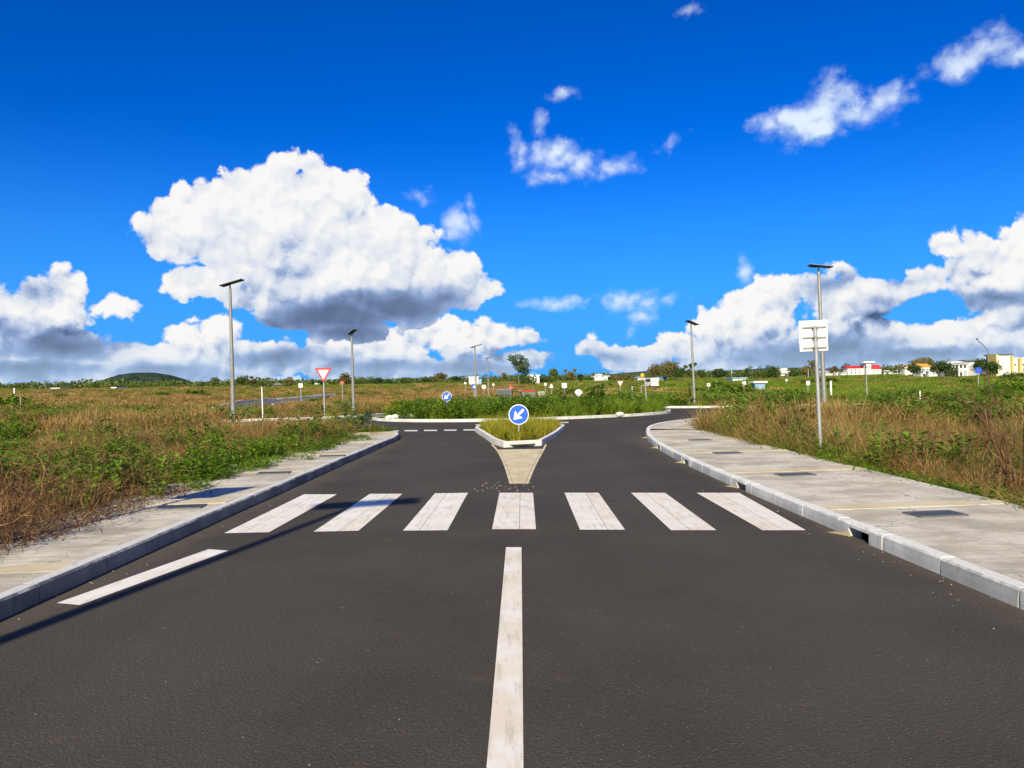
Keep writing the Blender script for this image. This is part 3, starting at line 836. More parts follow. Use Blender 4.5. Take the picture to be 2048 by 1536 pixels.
M['stem'] = mat_plain('green_stem', (0.16, 0.17, 0.06), 0.7, var=0.3)
M['flower'] = mat_plain('yellow_petals', (0.75, 0.55, 0.02), 0.6)

def blades(n, h, w, spread, lean, curl, seg=3, seed=0, droop=0.3):
    g = np.random.default_rng(seed)
    V = []; F = []
    for i in range(n):
        a = g.uniform(0, 2 * np.pi); r = spread * math.sqrt(g.uniform(0, 1))
        p = np.array((r * math.cos(a), r * math.sin(a), 0.0))
        L = g.uniform(*h); az = a + g.normal(0, 1.1); ln = abs(g.normal(lean, lean * 0.6)); cu = g.normal(curl, abs(curl) * 0.7 + 0.1)
        ww = w * g.uniform(0.6, 1.3); fa = g.uniform(0, np.pi)
        side = np.array((math.cos(fa), math.sin(fa), 0)) * ww / 2
        b = len(V)
        for k in range(seg + 1):
            t = k / seg
            sc = (1 - t) ** 0.7 if k else 1
            if k == seg: V.append(tuple(p)); break
            V.append(tuple(p - side * sc)); V.append(tuple(p + side * sc))
            az += g.normal(0, 0.25)
            th = ln + cu * t
            p = p + np.array((math.sin(th) * math.cos(az), math.sin(th) * math.sin(az), math.cos(th))) * L / seg
        for k in range(seg - 1): F.append((b + 2 * k, b + 2 * k + 1, b + 2 * k + 3, b + 2 * k + 2))
        F.append((b + 2 * seg - 2, b + 2 * seg - 1, b + 2 * seg))
    return V, F
def tangle(n, size, w, height, seed=0, seg=7, branch=True):
    """dead curling stems: walks of thin ribbons"""
    g = np.random.default_rng(seed); V = []; F = []
    def walk(p, dirv, L, ww, seg, depth):
        b = len(V)
        q = p.copy(); d = dirv.copy()
        for k in range(seg + 1):
            s = np.cross(d, g.normal(0, 1, 3)); s /= max(np.linalg.norm(s), 1e-6)
            wk = ww * (1 - 0.7 * k / seg) / 2
            V.append(tuple(q - s * wk)); V.append(tuple(q + s * wk))
            d = d + g.normal(0, 0.34, 3); d[2] -= 0.10 * (q[2] - height * 0.5) / height; d /= np.linalg.norm(d)
            q = q + d * L / seg; q[2] = max(q[2], 0.01)
            if depth and branch and g.random() < 0.45: walk(q.copy(), d + g.normal(0, 0.7, 3), L * 0.45, ww * 0.6, 4, depth - 1)
        for k in range(seg): 
            pass
        return b
    def walk2(p, dirv, L, ww, seg, depth):
        pts = []; q = p.copy(); d = dirv / np.linalg.norm(dirv); kids = []
        for k in range(seg + 1):
            pts.append((q.copy(), d.copy()))
            d = d + g.normal(0, 0.32, 3); d[2] -= 0.12 * (q[2] - height * 0.5) / height; d /= np.linalg.norm(d)
            q = q + d * L / seg; q[2] = max(q[2], 0.01)
            if depth and g.random() < 0.4: kids.append((q.copy(), d + g.normal(0, 0.6, 3)))
        b = len(V); fa = g.normal(0, 1, 3)
        for k, (q, d) in enumerate(pts):
            s = np.cross(d, fa); s /= max(np.linalg.norm(s), 1e-6); wk = ww * (1 - 0.65 * k / seg) / 2
            V.append(tuple(q - s * wk)); V.append(tuple(q + s * wk))
        for k in range(seg): F.append((b + 2 * k, b + 2 * k + 1, b + 2 * k + 3, b + 2 * k + 2))
        for q, d in kids: walk2(q, d, L * 0.4, ww * 0.6, 4, depth - 1)
    for i in range(n):
        a = g.uniform(0, 2 * np.pi); r = size * math.sqrt(g.uniform(0, 1))
        p = np.array((r * math.cos(a), r * math.sin(a), 0.0))
        d = np.array((g.normal(0, 0.7), g.normal(0, 0.7), g.uniform(0.5, 1.3)))
        walk2(p, d, height * g.uniform(0.8, 1.8), w * g.uniform(0.6, 1.4), seg, 1)
    return V, F
def leafy(n, size, height, leaf, seed=0, per=9):
    """leafy weeds: stems with folded oval leaves"""
    g = np.random.default_rng(seed); V = []; F = []
    for i in range(n):
        a = g.uniform(0, 2 * np.pi); r = size * math.sqrt(g.uniform(0, 1))
        p = np.array((r * math.cos(a), r * math.sin(a), 0.0)); top = p + np.array((g.normal(0, 0.12), g.normal(0, 0.12), height * g.uniform(0.45, 1.0)))
        b = len(V); s = np.array((0.004, 0.002, 0))
        V += [tuple(p - s), tuple(p + s), tuple(top)]; F.append((b, b + 1, b + 2))
        for k in range(per):
            t = (k + g.uniform(0, 1)) / per; t = 0.2 + 0.8 * t
            q = p + (top - p) * t; az = g.uniform(0, 2 * np.pi); el = g.uniform(-0.3, 0.7)
            d = np.array((math.cos(az) * math.cos(el), math.sin(az) * math.cos(el), math.sin(el)))
            sd = np.cross(d, (0, 0, 1.0)); sd /= np.linalg.norm(sd); up = np.cross(sd, d)
            L = leaf * g.uniform(0.6, 1.3) * (1.15 - 0.4 * t); W = L * 0.30
            b = len(V)
            V += [tuple(q), tuple(q + d * L * 0.45 + sd * W + up * W * 0.4), tuple(q + d * L), tuple(q + d * L * 0.45 - sd * W + up * W * 0.4)]
            F += [(b, b + 1, b + 2), (b, b + 2, b + 3)]
    return V, F
def proto_obj(name, VF, mat):
    me = bpy.data.meshes.new(name); me.from_pydata(VF[0], [], VF[1]); me.materials.append(mat)
    return bpy.data.objects.new(name, me)

def scatter(name, protos, P, label, S, idx):
    """one mesh of points; geometry nodes stand a plant on every point (nobody could count them)"""
    n = len(P)
    if n == 0: return
    col = bpy.data.collections.new(name + '_plants')
    for k, o in enumerate(protos):
        o.name = f'{chr(97 + k)}_{name}'; col.objects.link(o)
    me = bpy.data.meshes.new(name); me.vertices.add(n)
    z = terrain(P[:, 0], P[:, 1]) if P.shape[1] == 2 else P[:, 2]
    me.vertices.foreach_set('co', np.column_stack([P[:, 0], P[:, 1], z]).astype('f').ravel())
    for nm, ty, arr in (('size', 'FLOAT', S), ('turn', 'FLOAT', rng.uniform(0, 6.283, n)), ('kind_of', 'INT', idx)):
        at_ = me.attributes.new(nm, ty, 'POINT'); at_.data.foreach_set('value', arr.astype('i' if ty == 'INT' else 'f'))
    o = bpy.data.objects.new(name, me); COL.objects.link(o)
    tag(o, label, name.replace('_', ' ')[:24], kind='stuff')
    gt = bpy.data.node_groups.new(name + '_nodes', 'GeometryNodeTree')
    gt.interface.new_socket('Geometry', in_out='INPUT', socket_type='NodeSocketGeometry')
    gt.interface.new_socket('Geometry', in_out='OUTPUT', socket_type='NodeSocketGeometry')
    nn = gt.nodes; ln = gt.links
    gi = nn.new('NodeGroupInput'); go = nn.new('NodeGroupOutput')
    ci = nn.new('GeometryNodeCollectionInfo'); ci.inputs['Collection'].default_value = col
    ci.inputs['Separate Children'].default_value = True; ci.inputs['Reset Children'].default_value = True
    iop = nn.new('GeometryNodeInstanceOnPoints'); iop.inputs['Pick Instance'].default_value = True
    def attr(nm, ty):
        a = nn.new('GeometryNodeInputNamedAttribute'); a.data_type = ty; a.inputs['Name'].default_value = nm; return a.outputs[0]
    cx = nn.new('ShaderNodeCombineXYZ'); ln.new(attr('turn', 'FLOAT'), cx.inputs[2])
    ln.new(gi.outputs[0], iop.inputs['Points']); ln.new(ci.outputs[0], iop.inputs['Instance'])
    ln.new(attr('kind_of', 'INT'), iop.inputs['Instance Index']); ln.new(cx.outputs[0], iop.inputs['Rotation'])
    ln.new(attr('size', 'FLOAT'), iop.inputs['Scale']); ln.new(iop.outputs[0], go.inputs[0])
    md = o.modifiers.new('scatter', 'NODES'); md.node_group = gt
    return o

# value noise on the plane
_tab = rng.random((64, 64))
def vnoise(x, y, s):
    x = x / s; y = y / s
    xi = np.floor(x).astype(int); yi = np.floor(y).astype(int); fx = x - xi; fy = y - yi
    fx = fx * fx * (3 - 2 * fx); fy = fy * fy * (3 - 2 * fy)
    g = lambda i, j: _tab[i % 64, j % 64]
    return (g(xi, yi) * (1 - fx) + g(xi + 1, yi) * fx) * (1 - fy) + (g(xi, yi + 1) * (1 - fx) + g(xi + 1, yi + 1) * fx) * fy
def inpoly(x, y, poly):
    x = np.asarray(x); y = np.asarray(y); c = np.zeros(x.shape, bool); n = len(poly)
    for i in range(n):
        x1, y1 = poly[i][:2]; x2, y2 = poly[(i + 1) % n][:2]
        k = ((y1 > y) != (y2 > y)) & (x < (x2 - x1) * (y - y1) / ((y2 - y1) if y2 != y1 else 1e-9) + x1)
        c ^= k
    return c
ROADPOLY = [tuple(p) for p in outl]
RS = np.array([p for p in resample(sFL, 1.0)] + [p for p in resample(sFR, 1.0)] + [p for p in resample([q for q in sKR if q[1] > 24], 1.0)] + [p for p in resample([q for q in sKL if q[1] > 24], 1.0)])
# far side roads running up over the rise (outline in photograph pixels, laid on the terrain)
SIDE = [GT(*q) for q in ((470, 829), (425, 822), (452, 813), (480, 806), (540, 801), (600, 797), (640, 793), (672, 790), (674, 791.5), (640, 797), (600, 804), (550, 812))]
TRACK = [GT(*q) for q in ((1296, 781), (1330, 782.5), (1372, 787), (1398, 791), (1398, 794), (1372, 790.5), (1330, 786), (1298, 784.5))]
def free(x, y, margin=0.25):
    """True where plants may stand"""
    ok = ~inpoly(x, y, ROADPOLY)
    edge_r = 5.75 + 0.018 * np.clip(y - 8, 0, 60); 
    ok &= ~((x > 3) & (x < edge_r) & (y < 26) & (y > -9))
    ok &= ~((x < -3) & (x > -5.05 - 0.25 * vnoise(x, y, 1.3)) & (y < 25.5) & (y > -9))
    near = np.zeros(np.shape(x), bool)
    m = (np.hypot(x, y - 40) < 60)
    if m.any():
        xx, yy = np.asarray(x)[m], np.asarray(y)[m]; d = np.full(xx.shape, 1e9)
        for q in RS: d = np.minimum(d, np.hypot(xx - q[0], yy - q[1]))
        lim = np.where((yy < 45) & (xx > 3), 2.0, 0.55)
        tmp = np.zeros(np.shape(x), bool); tmp[m] = d < lim; near = tmp
    ok &= ~near
    ok &= ~((x < -4.9) & (x > -5.6) & (y > 25) & (y < 27))
    ok &= ~inpoly(x, y, SIDE) & ~inpoly(x, y, TRACK)
    return ok
def sample(x0, x1, y0, y1, dens, frustum=True):
    n = int((x1 - x0) * (y1 - y0) * dens)
    x = rng.uniform(x0, x1, n); y = rng.uniform(y0, y1, n)
    if frustum:
        k = np.abs(x) < 0.80 * y + 5.0; x, y = x[k], y[k]
    k = free(x, y); return x[k], y[k]

NEAR, MID, FAR = 0, 1, 2
def bank(seed, w, hs, lean, curl, spread, n):
    return [blades(n, hs, w, spread, lean, curl, 4 if w < 0.02 else 3, seed + k) for k in range(3)]
DRY = bank(10, 0.011, (0.35, 0.95), 0.42, 0.9, 0.24, 60) + bank(20, 0.030, (0.4, 1.0), 0.40, 0.8, 0.5, 90) + bank(30, 0.13, (0.35, 1.05), 0.35, 0.7, 1.5, 90)
GRN = bank(40, 0.014, (0.25, 0.75), 0.38, 1.0, 0.22, 60) + bank(50, 0.036, (0.3, 0.85), 0.38, 0.9, 0.5, 90) + bank(60, 0.14, (0.3, 0.95), 0.35, 0.8, 1.5, 90)
ZN = (25, 78)
def lod_idx(r): return np.where(r < ZN[0], 0, np.where(r < ZN[1], 3, 6)) + rng.integers(0, 3, len(r))

def field_points():
    X = []; Y = []
    for (x0, x1, y0, y1, d) in [(-30, 34, 5.5, 25, 17.0), (-46, 46, 25, 50, 7.0), (-72, 72, 50, 78, 3.6), (-110, 110, 78, 130, 0.75), (-165, 165, 130, 200, 0.36), (-270, 270, 200, 345, 0.16)]:
        x, y = sample(x0, x1, y0, y1, d); X.append(x); Y.append(y)
    return np.concatenate(X), np.concatenate(Y)
FX, FY = field_points()
r_ = np.hypot(FX, FY)
# how green the ground cover is, read off the photograph: dry on the left, green far off and on the right
pg = 0.30 + 0.55 * (vnoise(FX, FY, 5.0) - 0.5) + 0.7 * (vnoise(FX + 90, FY, 23.0) - 0.5)
left = FX < -3
pg += np.where(left & (FY > 10.5) & (FY < 16.5), 0.46, 0)
pg += np.where(left & (FY > 13) & (FY < 21) & (FX > -5.9), 0.45, 0)
pg -= np.where(left & (FY > 16.5) & (FY < 40), 0.34, 0)
pg -= np.where(left & (FY <= 10.5) & (FX > -7.5), 0.45, 0)
pg -= np.where(left & (FY > 40) & (FY < 170), 0.25, 0)
pg += np.where(left & (FY > 230), 0.45, 0)
right = FX > 3
pg -= np.where(right & (FY < 15) & (FX > 6.3), 0.28, 0)
pg += np.where(right & (FX < 6.35) & (FY < 18), 0.7, 0)
pg -= np.where(right & (FY > 15) & (FY < 32) & (FX < 12.5), 0.45, 0)
pg += np.where(right & (FY > 13) & (FY < 30) & (FX > 11), 0.12, 0)
pg -= np.where(right & (FY > 30) & (FY < 46), 0.35, 0)
pg += np.where(right & (FY > 50), 0.50, 0)
pg += np.where((np.abs(FX) < 25) & (FY > 55) & (FY < 150), -0.15, 0)
u = rng.random(len(FX))
green = u < pg
olive = (~green) & (rng.random(len(FX)) < np.where(right, 0.48, 0.34))
# plant height: low by the left kerb line, tall dry stand at the right corner
hh = 0.62 + 0.62 * (vnoise(FX, FY, 2.3) - 0.35) + 0.25 * (vnoise(FX, FY, 11.0) - 0.5)
hh = np.where(left & (FY > 15) & (FY < 28), np.minimum(hh * 0.72, 0.62), hh)
hh = np.where(left & (FY > 28) & (FY < 36) & (FX > -12), hh * 0.6, hh)
hh = np.where(left & (FY > 29) & (FY < 37) & (FX < -13), hh + 0.25, hh)
hh = np.where(left & (FY > 20.5) & (FY < 27.2) & (FX > -9.5) & (FX < -5.9), np.maximum(hh, 0.62) + 0.22, hh)
hh = np.where(left & (FY > 62) & (FY < 140) & (FX < -16) & (FX > -45), hh * 0.5, hh)
hh = np.where(right & (FY > 15) & (FY < 32) & (FX < 12), hh * 1.28 + 0.12, hh)
edge = np.minimum(np.where(right, FX - 5.9, 9), np.where(left, -5.0 - FX, 9)); edge = np.where(FY < 26, edge, 9)
hh = hh * np.clip(0.45 + edge * 0.75, 0.40, 1.0)
hh = np.where(FY > 60, hh * 0.80 + 0.05, hh)
hh = np.where(FY > 130, hh * 0.8, hh)
P2 = np.column_stack([FX, FY]); LI = lod_idx(r_)
tan_ = (~green) & (~olive) & (rng.random(len(FX)) < 0.46)
dry_ = (~green) & (~olive) & (~tan_)
def mk_bank(nm, B, mat): return [proto_obj(nm, b, mat) for b in B]
scatter('dry_grass', mk_bank('dry', DRY, M['dry']), P2[dry_], 'brown dry grass covering the fields on both sides', hh[dry_] * rng.uniform(0.75, 1.25, dry_.sum()), LI[dry_])
scatter('straw_grass', mk_bank('straw', DRY, M['dry2']), P2[tan_], 'pale straw coloured grass stalks among the brown', hh[tan_] * rng.uniform(0.9, 1.4, tan_.sum()), LI[tan_])
scatter('olive_grass', mk_bank('olive', DRY, M['olive']), P2[olive], 'yellowish olive grass growing through the dry grass', hh[olive] * rng.uniform(0.75, 1.2, olive.sum()), LI[olive])
scatter('green_grass', mk_bank('green', GRN, M['green']), P2[green], 'fresh green grass in patches and across the far field', hh[green] * rng.uniform(0.8, 1.3, green.sum()), LI[green])

# leafy weeds, near and middle distance
WEED = [leafy(13, 0.24, 0.60, 0.125, 70 + k, 11) for k in range(3)] + [leafy(24, 0.6, 0.8, 0.20, 80 + k, 9) for k in range(3)] + [leafy(40, 1.6, 1.1, 0.55, 90 + k, 8) for k in range(3)]
k = (rng.random(len(FX)) < np.where(green, np.where(right & ((FY > 15) | (FX > 6.3)), 0.10, np.where(right, 0.3, 0.5)), 0.03)) & ((r_ < 70) | ((r_ < 180) & (rng.random(len(FX)) < 0.06)))
scatter('leafy_weeds', mk_bank('weed', WEED, M['weed']), P2[k], 'leafy green weeds among the grass', np.clip(hh[k] * rng.uniform(1.0, 1.9, k.sum()), 0.3, 1.5), LI[k])
# low creeping weeds at the pavement edges
ex = []; 
for _ in range(260):
    y = rnd.uniform(7, 24)
    if rnd.random() < 0.55: ex.append((5.80 + 0.018 * (y - 8) + abs(rnd.gauss(0, 0.25)), y))
    elif y > 11: ex.append((-5.0 - rnd.gauss(0.05, 0.22), y))
for _ in range(40): ex.append((rnd.uniform(-5.6, -4.3), rnd.gauss(27.3, 0.3)))
ex = np.array(ex)
scatter('edge_weeds', mk_bank('edge', [leafy(16, 0.22, 0.22, 0.075, 170 + k, 7) for k in range(3)], M['weed']), np.column_stack([ex, np.full(len(ex), 0.0) + np.where(np.abs(ex[:, 0]) < 5.75, 0.12, -0.02)]), 'low green weeds creeping over the pavement edges', rng.uniform(0.45, 1.1, len(ex)), rng.integers(0, 3, len(ex)))
# dead brambles: thick at the near left corner, scattered on the right
bx, by = sample(-12, -4.9, 6.0, 12.5, 16.0); kk = (rng.random(len(bx)) < np.clip(1.5 - (by - 6) * 0.2 - (-5 - bx) * 0.10, 0.05, 1)); bx, by = bx[kk], by[kk]
cx_, cy_ = sample(-12, -4.9, 12.5, 27, 1.2)
dx_, dy_ = sample(5.8, 20, 7, 32, 1.7); kk = rng.random(len(dx_)) < np.clip(0.3 + vnoise(dx_, dy_, 3.0), 0, 1); dx_, dy_ = dx_[kk], dy_[kk]
BP = np.column_stack([np.concatenate([bx, cx_, dx_]), np.concatenate([by, cy_, dy_])])
scatter('dead_brambles', mk_bank('bramble', [tangle(16, 0.28, 0.012, 0.55, 200 + k) for k in range(4)], M['twig']), BP, 'tangled dead brown bramble stems at the field edges', rng.uniform(0.6, 1.25, len(BP)), rng.integers(0, 4, len(BP)))
# leaf litter spilled on the near left pavement
lx = rng.normal(-5.0, 0.16, 500); ly = rng.uniform(6.5, 12, 500)
scatter('leaf_litter', mk_bank('litter', [blades(7, (0.03, 0.09), 0.012, 0.09, 1.45, 0.1, 2, 230 + k) for k in range(3)], M['twig']), np.column_stack([lx, ly, np.full(500, KH - 0.004)]), 'dead stalks and leaf litter spilled on the left pavement', rng.uniform(0.5, 1.5, 500), rng.integers(0, 3, 500))

# planted islands
def in_island(poly, n, shrink):
    c = np.mean(np.array(poly[:-1]), axis=0); q = [(c + (np.array(p) - c) * shrink) for p in poly]
    xs = [p[0] for p in q]; ys = [p[1] for p in q]
    x = rng.uniform(min(xs), max(xs), n * 3); y = rng.uniform(min(ys), max(ys), n * 3); k = inpoly(x, y, q)
    return np.column_stack([x[k][:n], y[k][:n]])
IP = in_island(sISL, 1700, 0.955)
ed = np.clip((np.hypot((IP[:, 0] - 0.8) / 8.6, (IP[:, 1] - 45) / 8.1)), 0, 1)
S = (0.52 + 0.50 * vnoise(IP[:, 0], IP[:, 1], 1.7)) * np.where(ed > 0.9, 0.6, 1.05)
scatter('island_grass', mk_bank('isl', bank(240, 0.034, (0.45, 1.15), 0.30, 1.0, 0.35, 60), M['green']), np.column_stack([IP, np.full(len(IP), 0.06)]), 'lush long green grass filling the roundabout centre', S, rng.integers(0, 3, len(IP)))
IP2 = in_island(sISL, 420, 0.96)
scatter('island_weeds', mk_bank('islw', [leafy(18, 0.35, 0.85, 0.15, 260 + k, 10) for k in range(3)], M['weed']), np.column_stack([IP2, np.full(len(IP2), 0.06)]), 'bushy green weeds on the roundabout centre', rng.uniform(0.7, 1.45, len(IP2)), rng.integers(0, 3, len(IP2)))
SP_ = in_island(SPL, 560, 0.90)
scatter('wedge_grass', mk_bank('wed', bank(280, 0.014, (0.22, 0.55), 0.25, 0.7, 0.14, 34), M['yellowgreen']), np.column_stack([SP_, np.full(len(SP_), 0.07)]), 'yellow green grass tufts on the small wedge island', rng.uniform(0.45, 1.25, len(SP_)), rng.integers(0, 3, len(SP_)))
SP2 = in_island(SPL, 130, 0.88)
scatter('wedge_weeds', mk_bank('wedw', [leafy(9, 0.12, 0.34, 0.09, 300 + k, 8) for k in range(3)], M['green']), np.column_stack([SP2, np.full(len(SP2), 0.07)]), 'small leafy weeds in the wedge island grass', rng.uniform(0.7, 1.2, len(SP2)), rng.integers(0, 3, len(SP2)))

# taller leafy clumps standing up out of the left green belt and elsewhere
CL = []
for (x0, x1, y0, y1, n) in [(-16, -6.3, 10.5, 16.5, 40), (-6.6, -5.3, 15, 23, 10), (9, 24, 16, 30, 10), (10, 40, 52, 70, 26)]:
    for _ in range(n): CL.append((rnd.uniform(x0, x1), rnd.uniform(y0, y1)))
CL = np.array(CL); CL = CL[free(CL[:, 0], CL[:, 1])]
scatter('bushy_clumps', mk_bank('bushy', [leafy(46, 0.38, 0.78, 0.12, 400 + k, 15) for k in range(4)], M['weed']), CL, 'bushy bright green clumps standing up out of the grass', rng.uniform(0.7, 1.2, len(CL)), rng.integers(0, 4, len(CL)))

# ------------------------------------------------------------------ far side roads
def ground_sheet(name, poly, lift, mat, label, parent=None, sub=8):
    """sheet draped a little above the terrain"""
    bm = bmesh.new()
    vs = [bm.verts.new((x, y, 0)) for x, y in poly]
    bm.faces.new(vs)
    bmesh.ops.triangulate(bm, faces=bm.faces)
    for _ in range(3): bmesh.ops.subdivide_edges(bm, edges=[e for e in bm.edges if e.calc_length() > 3], cuts=1, use_grid_fill=True); bmesh.ops.triangulate(bm, faces=bm.faces)
    for v in bm.verts: v.co.z = tz(v.co.x, v.co.y) + lift
    bmesh.ops.recalc_face_normals(bm, faces=bm.faces)
    me = bpy.data.meshes.new(name); bm.to_mesh(me); bm.free(); me.materials.append(mat)
    o = bpy.data.objects.new(name, me); COL.objects.link(o)
    if parent is None: tag(o, label, kind='structure')
    else: o.parent = parent
    return o
M['asphalt_far'] = mat_plain('worn_asphalt', (0.11, 0.105, 0.10), 0.9, scale=1.5, var=0.2)
ground_sheet('side_road', SIDE, 0.10, M['asphalt_far'], 'narrow grey side road running up through the brown field on the left')
ground_sheet('track', TRACK, 0.10, M['band'], 'pale concrete track crossing the green slope on the right')
def far_kerb(pts, label, w=0.16, h=0.32, step=2.2):
    rt = root('kerb', label=label, kind='structure')
    P = resample(pts, step)
    for i in range(len(P) - 1):
        a, b = P[i], P[i + 1]; d = b - a; L = np.linalg.norm(d); c = (a + b) / 2
        mb = MB(); mb.box((0, 0, 0), (L - 0.03, w, h))
        o = mb.obj('kerb_stone', M['kerb'], rt); o.location = (c[0], c[1], tz(*c) + h / 2 - 0.02)
        o.rotation_euler = (0, -math.atan2(tz(*b) - tz(*a), L), math.atan2(d[1], d[0]))
far_kerb([GT(*q) for q in ((425, 821.5), (452, 812.5), (480, 805.5), (540, 800.5), (600, 796.5), (640, 792.5), (672, 789.5))], 'pale kerb on the far side of the narrow side road on the left')
far_kerb([GT(*q) for q in ((545, 813), (575, 808.5), (610, 804))], 'near kerb of the narrow side road on the left')

# ------------------------------------------------------------------ street lamps
def make_lamp(x, y, h, panel, yaw, tilt, label, lean=(0, 0), z=0.0, rbase=0.085, thick=1.0):
    rt = root('street_lamp', (x, y, z), (lean[1], lean[0], 0), label, 'street lamp', 'solar street lamps along the roads')
    mb = MB(); hp = h - 0.28
    mb.tube([(0, 0, 0), (0, 0, hp * 0.5), (0, 0, hp)], [rbase * thick, rbase * 0.78 * thick, rbase * 0.58 * thick], 12)
    mb.obj('pole', M['pole'], rt, smooth=False)
    mb = MB(); mb.box((0, 0, 0.012), (0.34, 0.34, 0.024)); mb.obj('base_plate', M['galv'], rt)
    mb = MB(); mb.tube([(0, 0, hp - 0.05), (0, 0, hp + 0.06)], 0.05 * thick, 10); mb.tube([(0, 0, hp + 0.06), (0, 0, hp + 0.24)], 0.035 * thick, 8)
    mb.obj('bracket', M['panel'], rt)
    rot = (Matrix.Rotation(yaw, 3, 'Z') @ Matrix.Rotation(tilt, 3, 'Y'))
    c = Vector((0, 0, hp + 0.26)) + rot @ Vector((0.10, 0, 0))
    mb = MB(); mb.box(c, (panel, panel * 0.36, 0.045), rot=rot); p = mb.obj('solar_panel', M['panel'], rt)
    mb = MB(); mb.box(c + rot @ Vector((0, 0, 0.026)), (panel + 0.03, panel * 0.36 + 0.03, 0.02), rot=rot); mb.obj('frame', M['alu'], rt)
    mb = MB(); mb.box(c + rot @ Vector((-panel * 0.30, 0, -0.045)), (panel * 0.30, 0.20, 0.045), rot=rot); mb.obj('lamp_head', M['panel'], rt)
    return rt
def lamp_at(px, top, dist, panel_px, yaw, tilt, label, lean=(0, 0), rbase=0.085, thick=1.0, basez=None):
    x = col_x(px, dist); z = tz(x, dist) if basez is None else basez
    topz = at(px, top, dist).z
    lean_x = lean[0]
    bx = x - math.tan(lean_x) * (topz - z)
    panel = panel_px / FPX * dist
    return make_lamp(bx, dist, (topz - z), panel, yaw, tilt, label, lean, z, rbase, thick)
lamp_at(463, 566, 38, 46, R(-8), R(-13), 'tall grey solar lamp post at the left, tallest one left of the road', (R(-0.6), 0), 0.115)
lamp_at(705, 664, 45, 26, R(-50), R(-16), 'shorter solar lamp post between the triangle sign and the roundabout', (R(-0.6), 0), 0.10, basez=KH)
lamp_at(951, 692, 66, 22, R(-10), R(-14), 'distant lamp post behind the roundabout, left of its thinner twin', (R(-0.6), 0), 0.09)
lamp_at(976, 715, 92, 15, R(-8), R(-8), 'farthest thin lamp post, just right of a nearer one behind the roundabout', (R(-0.6), 0), 0.09)
lamp_at(1384, 644, 54, 30, R(35), R(16), 'lamp post beside the green bushes at the roundabout exit on the right', (R(-1.6), 0), 0.105)
lamp_at(1641, 531, 35, 46, R(4), R(7), 'tall grey solar lamp post standing behind the white board on the right', (R(-1.5), 0), 0.115)
lamp_at(1732, 727, 60, 26, R(0), R(0), 'short lamp post with flat top right of the white board', (R(-1.2), 0), 0.075)
# the lamp behind the camera whose shadow falls across the crossing
hx, hy = G(705, 1014)
Ls = 7.0 / math.tan(SUN_EL)
make_lamp(hx - math.sin(SHADOW_AZ) * Ls, hy - math.cos(SHADOW_AZ) * Ls, 7.0, 1.35, R(8), R(-6), 'lamp post on the left pavement whose shadow crosses the zebra bars', z=KH, rbase=0.11)

# ------------------------------------------------------------------ signs
def circle(r, n=40, cx=0, cz=0): return [(cx + r * math.cos(2 * math.pi * k / n), cz + r * math.sin(2 * math.pi * k / n)) for k in range(n)]
def post(mb_, h, r=0.03, n=10, z0=-0.05): mb_.tube([(0, 0, z0), (0, 0, h)], r, n)
ARROW = [(0.62, 0.72), (0.74, 0.60), (0.10, -0.03), (0.24, -0.20)]  # shaft corners, completed below
def arrow_poly(r):
    # arrow pointing down and to the left, in units of r
    d = np.array((-1, -1)) / math.sqrt(2); n = np.array((1, -1)) / math.sqrt(2)
    pts = []
    for a, b in [(-0.74, 0.13), (0.22, 0.13), (0.06, 0.42), (0.20, 0.44), (0.74, 0.0), (0.20, -0.44), (0.06, -0.42), (0.22, -0.13), (-0.74, -0.13)]:
        pts.append(tuple((d * a + n * b) * r))
    return pts
def arrow_poly2(r):
    d = np.array((-1, -1)) / math.sqrt(2); n = np.array((1, -1)) / math.sqrt(2)
    P = [(-0.80, 0.135), (0.18, 0.135), (-0.02, 0.36), (-0.02, 0.60), (0.80, 0.04), (0.80, -0.04), (-0.02, -0.60), (-0.02, -0.36), (0.18, -0.135), (-0.80, -0.135)]
    return [tuple((d * a + n * b) * r) for a, b in P]
def keep_left(x, y, z, zc, r, label, lean=0, yaw=0):
    rt = root('keep_left_sign', (x, y, z), (0, lean, yaw), label, 'road sign', 'blue keep left signs')
    h = zc - z
    mb = MB(); post(mb, h + r * 0.6, 0.027); mb.obj('post', M['galv'], rt)
    mb = MB(); mb.plate(circle(r), -0.045, -0.035, off=(0, h)); disc = mb.obj('disc', M['sign_white'], rt)
    mb = MB(); mb.plate(circle(r * 0.925), -0.048, -0.0452, off=(0, h)); mb.obj('blue_face', M['sign_blue'], disc)
    mb = MB(); mb.plate(arrow_poly2(r * 0.86), -0.051, -0.0482, off=(0, h)); mb.obj('arrow', M['sign_white'], disc)
    for dz in (-r * 0.4, r * 0.4):
        mb = MB(); mb.box((0, -0.030, h + dz), (0.12, 0.009, 0.04)); mb.obj('clamp', M['galv'], rt)
y1 = 22.0; keep_left(col_x(1036.5, y1), y1, 0.07, at(1034.5, 829, y1).z, 20.2 / FPX * y1, 'blue round sign with white arrow on the small wedge island', R(-0.3))
y1 = 39.2; keep_left(col_x(893.5, y1), y1, 0.06, at(893, 793, y1).z, 9.8 / FPX * y1, 'smaller blue arrow sign standing in the grass of the roundabout', R(-0.3))

